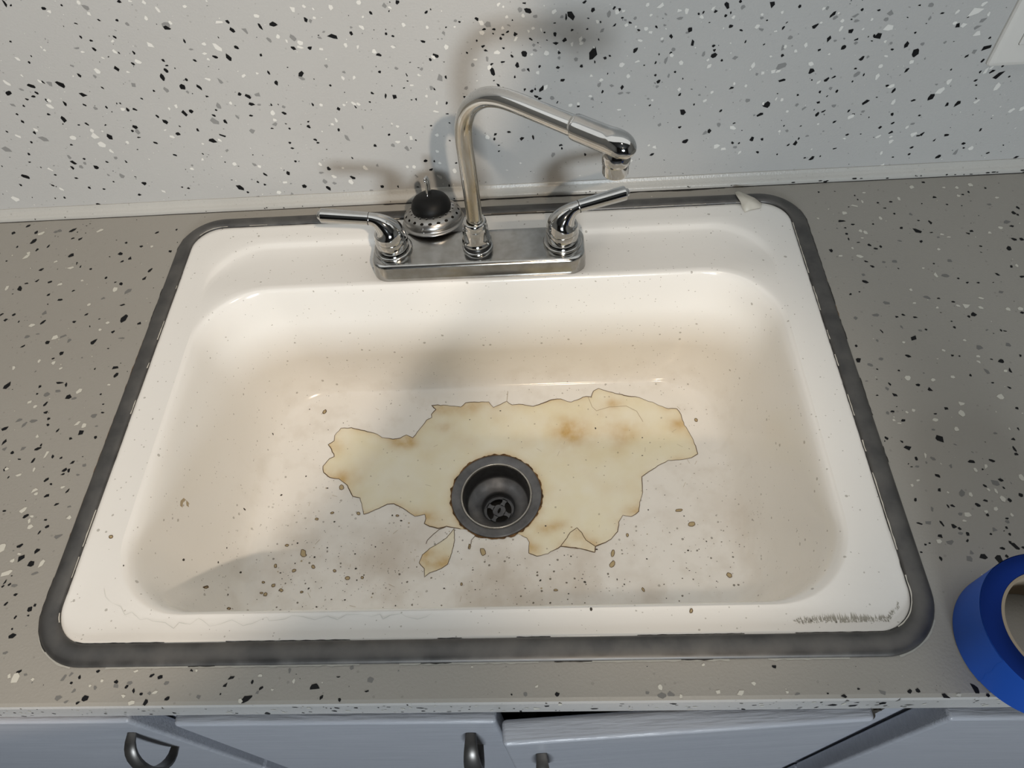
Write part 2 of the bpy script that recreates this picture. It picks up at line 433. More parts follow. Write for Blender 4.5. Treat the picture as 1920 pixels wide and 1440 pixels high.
# ------------------------------------------------------------------ paint flakes (part of the painted surfaces)
def parse_flakes(t):
    return [tuple(int(v) for v in f.split(',')) for f in t.split(';')]
W_FLAKES = parse_flakes("0,-1975,2335,38,27,0;0,-1624,2363,22,28,0;0,-1400,2169,46,24,-1;0,-1199,2190,21,22,0;0,-948,2391,19,18,-1;0,-660,2477,23,23,0;0,-388,2357,19,15,1;0,-1676,2059,26,21,0;0,-1849,2069,26,19,-1;0,-967,1940,32,19,0;0,-471,2058,27,16,-1;0,-360,1893,33,23,-1;0,-427,1853,15,18,0;0,-1869,1775,33,30,1;0,-2169,1688,23,31,0;0,-2207,1811,16,23,-1;0,-1580,1624,16,17,-1;0,-1000,1745,17,18,0;0,-899,1432,26,32,0;0,-1137,1498,16,15,-1;0,-661,1391,16,20,0;0,-1571,1331,25,29,-1;0,-1366,1341,13,22,-1;0,-1845,1400,14,22,0;0,-2205,1310,24,21,-1;0,-1979,1116,22,28,0;0,-1961,1182,19,14,0;0,-1954,937,22,22,-1;0,-1933,893,17,14,0;0,-2270,914,17,15,0;0,-2263,836,27,13,0;0,-1261,808,21,24,0;0,-113,1386,17,24,0;0,-289,1636,11,26,0;0,-435,1503,11,20,-1;0,-1061,949,16,14,1;0,-546,1039,16,12,0;0,-335,1184,17,10,0;0,-1638,1052,14,20,0;0,-2211,1106,14,16,0;0,-2234,1424,11,10,0;0,-1188,1389,14,13,0;0,117,2261,19,19,-1;0,-63,2239,13,10,0;0,-208,2192,11,11,0;0,-2315,1425,11,18,0;0,-2411,1120,18,11,0;0,-22,1902,12,15,-1;0,-647,1835,13,5,0;0,-568,1769,12,5,-1;0,-715,1620,13,7,-1;0,-769,1540,14,7,1;0,-713,1389,11,8,-1;0,-326,1064,13,10,-1;0,-324,1321,11,20,1;0,-1578,651,11,20,-1;1,-1731,2473,44,32,-1;1,-1338,2466,19,31,0;1,-1043,2501,24,22,0;1,-1763,2123,33,31,0;1,-1776,2075,29,19,-1;1,-1076,2246,26,25,-1;1,-1292,2066,16,29,0;1,-1009,1981,26,30,0;1,-793,2015,26,16,-1;1,-234,1981,27,28,0;1,-1969,2205,22,25,0;1,-1168,2039,14,21,1;1,-1561,2043,24,16,-1;1,-388,1880,20,25,-1;1,-1293,1698,20,24,1;1,-1417,1702,16,26,0;1,-1381,1390,28,27,-1;1,-1322,1372,21,19,-1;1,-1634,1181,18,32,-1;1,-1691,1131,21,17,0;1,-809,890,21,34,0;1,-979,843,29,21,0;1,-498,909,22,22,0;1,-530,680,30,21,0;1,-434,1331,16,24,1;1,-459,1221,33,16,-1;1,-2335,1324,28,33,0;1,-2343,1231,23,20,0;1,-936,1056,18,21,0;1,-538,1423,17,17,0;1,-640,2246,18,21,0;1,-401,2201,18,20,0;1,-1491,1372,16,17,0;1,-1751,1388,19,19,0;1,-1604,2496,18,16,-1;1,-1536,2374,17,15,0;1,-1520,2466,12,15,-1;1,-1038,2354,15,16,0;1,-745,2429,17,14,-1;1,-680,1567,21,14,0;1,-579,1682,13,17,-1;2,-1821,2179,29,37,-1;2,-354,1627,31,54,1;2,-1583,2345,20,25,0;2,-1866,1719,33,23,-1;2,-1570,937,29,44,-1;2,-887,744,32,39,0;2,-2366,1173,34,26,0;2,-1543,2166,23,14,-1;2,-1561,1852,19,24,0;2,-1390,1766,23,16,0;2,-809,1776,22,18,0;2,-240,2132,17,33,0;2,-791,2449,25,31,0;2,-80,1494,23,27,0;2,-464,1521,25,27,0;2,-101,2253,20,14,0;2,-2185,1390,24,18,0;2,22,1762,20,22,0;2,-2077,2173,20,26,-1;2,-538,1749,19,21,0;2,-1048,798,24,24,0;2,-1349,1070,12,26,0;0,645,2308,31,34,-1;0,1082,2230,35,41,-1;0,1029,2215,11,38,0;0,1300,2277,21,26,1;0,1212,2361,20,19,1;0,610,2390,23,14,0;0,504,2074,20,28,0;0,660,2010,17,20,-1;0,919,1949,29,19,0;0,912,2051,21,26,0;0,1307,1813,50,62,1;0,1762,1821,24,26,1;0,953,1845,18,19,0;0,582,1859,34,34,0;0,501,1727,25,31,0;0,743,1701,18,18,0;0,618,1668,16,25,-1;0,228,1674,23,48,-1;0,468,1598,12,20,0;0,991,1524,27,19,0;0,1441,1754,18,19,0;0,1193,1678,18,19,0;0,1336,1714,14,17,-1;0,1523,2105,18,18,1;0,1089,2081,18,14,0;0,1248,2083,15,12,0;0,1566,2260,16,17,0;0,1514,2281,15,19,1;0,1777,2038,17,13,0;0,1956,2058,16,17,-1;0,2116,1951,19,30,0;0,2304,2010,25,25,0;0,2355,1864,20,37,0;0,1648,1396,17,30,0;0,2043,1440,22,19,1;0,1432,1354,14,22,1;0,756,1428,26,39,1;0,691,1341,24,19,-1;0,729,1314,26,14,0;0,566,1434,14,18,1;0,646,1413,19,20,0;0,685,1432,12,19,0;0,329,1471,16,11,0;0,279,1509,16,23,-1;0,357,896,24,15,0;0,194,876,20,23,1;0,176,812,16,19,1;0,498,795,30,26,1;0,636,805,14,29,-1;0,961,675,25,19,0;0,975,627,12,19,0;0,1256,521,13,24,0;0,2361,1038,42,41,0;0,2439,636,30,32,1;0,2065,475,27,20,1;0,2354,839,19,21,0;0,1974,1152,15,16,0;0,2000,1518,16,13,0;0,2297,1262,15,18,1;0,1165,1189,18,13,0;0,348,2037,19,16,0;0,374,2078,18,11,0;0,422,2103,16,13,1;0,283,2141,21,12,0;0,154,1965,23,16,1;0,176,1918,28,16,0;0,181,2147,21,12,0;0,349,1777,24,15,1;0,452,1837,15,16,-1;0,369,1931,16,12,-1;0,228,1760,16,15,1;0,1603,2177,16,10,0;0,1684,2122,16,14,-1;0,1492,1774,15,14,-1;0,2213,1545,14,13,0;0,1988,1664,11,17,1;0,2016,1758,9,15,0;0,2139,1765,14,16,0;0,1869,1642,11,10,0;0,1478,1570,10,12,0;0,930,1256,11,17,1;0,222,719,15,9,0;0,218,636,13,13,0;0,804,2074,13,11,0;0,1368,1961,9,17,-1;0,1381,2149,10,15,0;0,911,2167,13,7,0;0,481,2224,9,11,0;1,905,2284,24,26,0;1,591,2263,20,19,0;1,424,2260,18,16,0;1,378,2149,28,23,1;1,690,2125,21,14,0;1,157,2116,30,27,0;1,160,2216,23,30,-1;1,501,2029,20,26,1;1,294,1887,30,22,0;1,818,1851,28,25,0;1,1090,1930,18,24,0;1,1179,1980,22,29,0;1,1186,1936,20,21,0;1,1324,1881,15,17,0;1,1800,1926,22,13,-1;1,2030,1931,17,21,0;1,1629,1664,29,27,0;1,2257,1650,30,34,0;1,2149,1740,20,22,0;1,1791,1694,25,13,1;1,1411,1500,26,19,0;1,1303,1554,17,17,0;1,1709,1526,21,24,0;1,719,1630,21,21,0;1,200,1725,22,30,0;1,799,1448,21,31,1;1,2282,1332,26,30,0;1,1297,1309,20,17,0;1,1075,1206,21,23,0;1,1164,1220,20,21,0;1,1628,1116,24,12,0;1,1998,1214,14,16,0;1,93,844,26,34,0;1,1539,2244,26,29,0;1,1603,2247,19,20,0;1,1974,2279,30,25,1;1,2168,2211,22,21,0;1,2244,2208,25,34,0;1,1348,2156,23,21,0;1,1644,2104,22,21,0;1,1855,2049,25,21,0;1,1744,2077,17,16,0;1,1902,2006,18,17,0;1,1844,2296,19,21,0;1,1890,2190,15,18,0;1,350,2393,20,19,1;1,398,2365,11,12,0;1,770,2104,11,21,-1;1,2088,579,24,32,0;1,2018,606,16,19,0;1,639,2098,15,18,0;1,662,1844,17,16,0;2,223,2194,38,38,0;2,568,2326,29,27,0;2,566,1671,27,17,0;2,713,2248,26,16,0;2,1461,2224,25,31,1;2,1403,2056,25,24,1;2,1391,1442,23,26,0;2,1534,1420,27,18,0;2,1633,1321,31,15,0;2,1715,1321,29,14,0;2,2187,2133,32,20,0;2,1634,2151,16,22,0;2,1733,2164,19,16,0;2,2035,1900,19,13,0;2,2160,1801,22,19,0;2,2093,1678,20,41,1;2,1320,1268,19,27,0;2,871,1310,24,24,0;2,1133,1756,23,23,0;2,1217,1963,20,22,0;2,2112,889,27,26,0;2,868,540,23,36,0;2,688,1943,18,18,0;2,695,1886,21,16,-1;2,2034,1375,20,22,0;2,951,1783,15,18,0;2,984,2225,18,17,0;2,185,1821,18,35,0;2,441,2171,19,14,-1;0,2637,2240,25,32,-1;0,3088,2218,28,32,0;0,2539,2183,17,17,0;0,2369,2168,12,15,0;0,2417,2182,10,15,1;0,2646,2130,16,16,0;0,2693,2162,9,21,0;0,2720,2018,22,20,0;0,2834,1971,17,12,-1;0,2578,1817,18,16,0;0,2596,1766,16,22,0;0,2693,1649,15,16,0;0,2905,1842,10,18,1;0,3372,2186,17,20,0;0,3262,1970,16,22,0;0,3285,2021,14,10,1;0,3582,1965,26,25,1;0,3730,2078,26,29,1;0,3770,1823,24,40,1;0,3962,1888,34,27,0;0,4055,1793,24,19,1;0,3946,1716,25,30,0;0,4181,1575,24,23,1;0,4009,2108,15,16,0;0,3935,2013,14,9,0;0,3327,1664,19,18,0;0,3684,1467,34,33,0;0,3878,1345,24,25,1;0,3951,1372,21,15,1;0,3852,1203,14,25,0;0,3871,1069,21,22,0;0,4035,1197,15,19,0;0,4400,1035,34,29,1;0,4250,934,16,22,1;0,4316,890,17,12,0;0,4152,1461,20,15,0;0,4269,1381,10,20,0;0,3300,1069,45,40,0;0,3249,950,37,26,1;0,2856,1309,23,18,1;0,2790,1028,15,16,1;0,2976,853,18,12,1;0,2705,761,27,28,0;0,3229,618,33,37,0;0,3349,610,25,21,0;0,3754,530,28,35,0;0,3677,508,17,17,0;0,3007,582,17,19,-1;0,3334,428,17,18,-1;0,3901,909,18,29,1;0,3964,949,22,18,1;0,4011,294,30,28,1;0,3578,378,13,14,0;0,4132,798,21,16,1;0,4335,610,21,15,1;0,3759,766,14,11,1;0,4251,421,25,10,1;0,4108,318,13,12,0;0,2474,1128,11,13,0;0,2419,1323,14,7,0;0,4171,1307,9,14,0;0,2768,2269,17,15,0;0,3926,306,18,14,0;0,3721,1352,9,10,0;0,4491,610,13,8,0;0,3562,780,9,14,0;0,3102,1798,11,10,1;0,4509,836,8,11,0;0,3385,1208,11,7,0;0,4226,1821,12,19,0;1,2509,2214,19,26,1;1,2729,2112,21,19,0;1,2402,2137,21,20,-1;1,2990,1999,23,25,0;1,3191,1939,18,16,0;1,3213,2131,16,19,0;1,3043,1569,22,32,0;1,3166,1471,23,24,0;1,3275,1483,25,24,0;1,3326,1479,31,18,1;1,3334,1764,16,22,0;1,3209,1660,20,17,0;1,3454,1705,19,21,0;1,3543,1768,19,28,0;1,3657,1549,29,26,0;1,2569,1589,25,24,1;1,2651,1270,17,24,0;1,2589,1172,21,20,1;1,3012,1327,15,22,0;1,2879,1362,12,22,0;1,2827,546,36,36,0;1,2917,499,36,21,0;1,2970,790,31,26,-1;1,3121,438,19,27,1;1,3455,1128,16,22,0;1,3386,1144,12,20,1;1,3525,710,17,19,0;1,3619,2146,20,19,1;1,3856,1925,16,33,1;1,3844,2005,18,21,0;1,3782,2087,13,14,0;1,3635,2000,15,12,0;1,4300,855,38,30,1;1,3819,1647,14,12,0;1,3801,1323,21,18,1;1,4315,559,21,15,0;1,3550,972,17,20,0;1,4087,1904,14,14,0;1,4141,2005,18,17,0;1,3012,2122,16,17,0;1,2547,1664,17,16,1;1,3255,1093,16,22,0;2,3350,1545,49,36,1;2,2806,2209,27,28,0;2,3962,2052,28,22,1;2,3991,1991,32,16,0;2,3041,1963,26,20,-1;2,3105,1457,18,22,0;2,2827,1669,31,21,0;2,3315,1746,20,39,0;2,3359,1855,25,23,0;2,4190,1388,34,34,1;2,3637,1049,26,21,0;2,3734,1001,24,24,1;2,3956,1235,21,25,0;2,3068,1142,28,25,0;2,4060,1011,29,20,0;2,2800,840,25,28,0;2,3047,519,28,21,0;2,3615,710,22,19,0;2,2487,1733,20,27,1;2,3765,2040,23,21,1;2,2659,743,25,27,1;2,3018,2087,19,15,0;2,3654,2144,17,21,0;2,3837,1793,17,14,0;2,3872,621,20,16,0;2,4417,914,23,20,0;2,4241,1588,17,20,0;2,2282,1980,25,14,0;2,4064,1752,20,17,0;0,4603,1704,26,36,0;0,4727,1601,33,46,0;0,4716,1408,21,27,1;0,4275,1818,46,31,0;0,5113,1058,35,43,1;0,5332,943,22,36,0;0,5448,954,28,36,1;0,4666,1170,16,32,1;0,4933,1028,25,18,0;0,4762,860,19,27,0;0,4639,1829,14,14,0;0,4829,2021,25,10,1;0,5052,1879,29,24,0;0,5446,1608,42,41,1;0,5285,1532,17,19,1;0,5481,1469,14,25,1;0,5436,1725,14,13,0;0,5644,1332,24,28,1;0,5744,1281,53,46,1;0,5517,1337,14,16,0;0,5191,1385,11,12,0;0,4686,687,19,22,0;0,4834,613,28,22,1;0,5214,569,24,27,1;0,5174,545,30,11,0;0,5505,531,28,18,0;0,5393,467,11,21,1;0,5537,225,31,31,1;0,5296,99,29,32,1;0,5404,81,18,27,0;0,5871,581,17,30,0;0,5759,401,26,19,0;0,6111,241,20,15,1;0,6489,156,27,23,1;0,5079,825,19,15,0;0,5516,1232,18,16,1;0,5728,1389,14,12,1;0,5108,1964,14,12,0;0,4178,2092,18,11,0;0,5174,282,16,17,0;0,4991,250,16,9,0;0,4468,1658,16,11,0;0,5861,1258,11,12,0;0,5624,1005,13,11,0;0,4571,1230,18,18,0;0,5083,112,16,10,0;1,5150,2019,63,44,1;1,4347,1901,50,37,0;1,5277,1780,40,32,0;1,5107,1887,33,30,0;1,5001,1907,24,23,0;1,5182,1130,40,45,1;1,5231,1234,26,38,0;1,4727,1502,25,28,0;1,4616,1220,36,27,1;1,4424,1352,19,36,0;1,5569,1337,21,41,1;1,5788,1143,29,50,0;1,5877,330,32,29,0;1,5110,576,37,38,0;1,4885,485,25,32,0;1,4998,672,19,26,0;1,5644,965,32,25,1;1,6097,826,27,31,1;1,5205,2090,24,22,1;1,5303,1982,15,28,0;1,4717,1019,22,35,0;1,4709,564,28,22,1;1,4365,1754,15,21,0;1,4415,1472,21,22,0;1,4913,145,24,24,1;1,4978,2027,18,25,1;1,6208,842,30,31,0;1,4831,321,16,28,0;2,4685,2111,30,25,0;2,4300,2055,34,31,0;2,5249,1847,32,30,1;2,5348,1571,30,28,0;2,5722,269,27,41,1;2,4763,1698,20,20,0;2,4728,1976,18,25,0;2,4284,1992,26,22,0;2,5280,1923,30,23,1;2,5109,1211,20,16,0;2,4430,1731,17,18,0;2,5045,713,28,17,0;2,4991,1702,16,22,0;0,-4237,2640,22,15,0;0,-3436,2661,22,20,0;0,-3743,2493,17,13,-1;0,-3560,2476,17,13,0;0,-3999,2472,17,12,-1;0,-3089,2366,36,25,0;0,-2436,2391,19,26,0;0,-2427,2303,24,33,-1;0,-2120,2322,19,31,-1;0,-2452,2118,23,25,-1;0,-2575,2012,29,42,-1;0,-2713,2025,30,20,-1;0,-2967,2215,11,25,0;0,-4032,2331,12,20,0;0,-3941,2286,18,14,0;0,-3963,2192,23,21,-1;0,-3562,2129,16,22,0;0,-3841,1966,38,34,0;0,-4291,1914,18,24,0;0,-4898,1826,37,28,-1;0,-4560,1821,37,39,-1;0,-4740,1860,18,21,-1;0,-4388,1683,41,32,-1;0,-5202,1755,39,33,1;0,-4887,1735,24,19,-1;0,-4952,1697,23,12,0;0,-4650,1586,21,31,0;0,-4832,1640,17,24,0;0,-3393,1833,24,41,0;0,-3229,1707,35,33,0;0,-3040,1693,22,35,-1;0,-3139,1788,18,19,0;0,-3290,2023,18,18,0;0,-3315,1909,22,25,0;0,-3282,1963,18,10,0;0,-2950,2002,20,16,-1;0,-2627,1578,26,22,0;0,-2540,1546,30,30,-1;0,-2535,1447,38,22,0;0,-2597,1301,23,14,0;0,-3263,1402,29,25,0;0,-3344,1379,29,44,-1;0,-3977,1464,21,28,0;0,-3895,1468,27,21,-1;0,-4436,1555,21,17,-1;0,-4204,1515,13,19,0;0,-4782,1390,33,42,0;0,-4920,1465,23,15,0;0,-5278,1390,16,23,0;0,-3625,1286,29,38,-1;0,-3680,1361,17,21,-1;0,-4379,1120,32,44,0;0,-4013,1239,31,25,0;0,-4547,1315,23,20,-1;0,-4649,1306,19,10,0;0,-3546,1121,28,25,0;0,-3032,1063,36,22,-1;0,-2924,1242,21,30,0;0,-3174,998,44,35,-1;0,-3022,1332,21,16,-1;0,-5232,1240,16,24,0;0,-5351,1113,20,19,0;0,-5279,1490,19,13,0;0,-5020,797,31,28,-1;0,-5078,720,21,31,0;0,-4777,709,33,31,0;0,-4366,768,20,24,0;0,-3721,826,26,18,-1;0,-3872,1011,20,18,-1;0,-5742,628,50,36,-1;0,-5489,954,18,22,0;0,-5045,1666,19,14,-1;0,-5136,1589,13,17,0;0,-5352,630,21,12,0;0,-5119,563,21,15,0;0,-4305,431,30,32,0;0,-4453,260,28,18,0;0,-3852,344,17,14,0;0,-3781,323,19,17,0;0,-3118,287,51,42,-1;0,-2859,361,19,22,0;0,-3047,207,17,17,0;0,-2928,112,35,29,-1;0,-3839,66,30,21,0;0,-5064,129,33,31,-1;0,-5035,407,19,21,0;0,-4862,375,19,15,0;0,-5889,501,19,21,0;0,-5482,470,19,18,-1;0,-4896,1047,18,13,0;0,-3151,684,10,13,0;0,-2967,1399,15,16,0;0,-3002,1573,21,13,0;0,-4856,841,18,14,0;0,-4600,778,16,16,-1;0,-5447,273,15,19,0;0,-4797,2329,14,11,0;0,-4678,2160,12,13,0;0,-4746,2092,14,15,0;0,-4036,2661,10,11,0;0,-3676,2307,16,16,-1;0,-4117,1752,11,16,-1;0,-3563,1678,15,13,0;0,-3747,1592,13,14,-1;0,-2729,473,23,29,-1;0,-2222,2017,14,20,0;0,-4066,1188,16,17,0;0,-4020,1551,11,14,0;0,-5548,1272,14,16,0;1,-4194,2608,25,17,0;1,-3805,2560,22,21,0;1,-3352,2203,35,30,-1;1,-2655,2129,35,41,-1;1,-2813,2073,30,14,0;1,-2524,2393,38,18,0;1,-2119,2431,29,21,-1;1,-3091,2559,20,27,-1;1,-3562,2025,31,25,-1;1,-4062,1948,33,30,0;1,-3757,2151,21,27,0;1,-4842,1564,34,32,-1;1,-4807,1634,25,24,0;1,-4845,2140,21,22,-1;1,-3402,1482,25,30,0;1,-2802,2004,23,14,0;1,-2901,1781,28,19,-1;1,-2775,2177,21,21,0;1,-2801,2571,22,16,0;1,-3026,2418,21,21,0;1,-4537,1226,24,25,0;1,-4548,1154,53,39,0;1,-4819,1143,34,34,0;1,-4521,1030,46,34,0;1,-5360,715,33,29,-1;1,-3607,615,29,19,0;1,-4203,1039,22,28,0;1,-4465,936,20,40,-1;1,-3639,1087,28,22,-1;1,-5192,1277,27,26,0;1,-6097,288,45,42,-1;1,-5145,1874,28,33,-1;1,-4766,1874,20,27,-1;1,-5404,409,23,24,-1;1,-4120,291,26,29,-1;1,-4031,1478,25,19,0;1,-2768,1476,21,25,0;1,-3248,2480,19,22,0;1,-5457,1206,26,27,-1;1,-4101,2172,23,12,0;1,-3496,1449,17,21,0;1,-2493,1799,24,21,1;1,-3415,743,20,21,0;1,-5405,116,28,19,0;1,-2752,597,21,26,0;1,-3328,2657,20,13,0;1,-3196,2639,22,22,0;1,-3736,1920,18,15,0;1,-4493,2216,16,15,0;1,-2335,1812,18,12,0;1,-3849,2677,20,22,0;2,-3085,2397,43,34,0;2,-3807,2624,30,28,-1;2,-2293,2294,29,37,-1;2,-4136,2212,37,12,0;2,-3041,1250,48,47,-1;2,-3750,1766,33,29,0;2,-3421,1680,30,35,0;2,-4678,1836,31,34,0;2,-5709,1028,50,42,-1;2,-5178,1147,48,35,-1;2,-4532,560,33,34,0;2,-2421,1559,36,26,0;2,-2923,1447,32,38,0;2,-5246,1602,38,22,-1;2,-2777,1745,22,34,-1;2,-4334,1506,25,26,0;2,-4010,1175,26,37,0;2,-5026,879,22,39,0;2,-2455,1435,28,13,0;2,-2657,1099,33,29,0;2,-4129,1890,18,24,0;2,-4306,2026,27,17,-1;2,-5032,1789,22,16,-1;2,-3477,2432,21,21,0;2,-3060,848,22,25,0;2,-4568,115,28,21,0;2,-4241,77,28,27,0;2,-4960,725,33,25,0;2,-2758,1294,19,28,-1;2,-3194,1641,19,24,0;2,-2943,2125,28,10,0;0,-2296,260,29,36,0;0,-1994,209,26,36,-1;0,-1909,511,25,26,0;0,-1648,355,30,30,-1;0,-2432,477,22,30,0;0,-1307,194,23,23,0;0,-1106,178,18,21,0;0,-1256,84,16,19,0;0,-691,552,25,25,0;0,-644,416,24,16,1;0,-456,149,11,35,0;0,-2287,644,16,14,0;0,-585,538,13,21,0;0,-2772,771,11,8,0;0,-2461,88,8,11,0;0,-323,497,17,13,0;0,-1954,119,11,13,1;1,-1459,495,27,35,-1;1,-1689,291,29,37,0;1,-1877,387,30,26,-1;1,-847,472,22,29,0;1,-554,301,34,30,-1;1,-354,379,29,37,0;1,-2652,184,28,28,0;1,-2520,339,36,19,0;1,-1996,582,17,27,-1;1,-929,477,19,19,0;1,-523,509,20,19,0;1,-3048,656,25,26,0;2,-2015,316,31,35,0;2,-1900,280,24,25,0;2,-2017,455,29,20,0;2,-1457,140,23,19,0;2,-841,326,24,26,-1;2,-1297,519,16,25,0;2,-2810,633,25,28,-1;2,-2488,144,16,28,0")
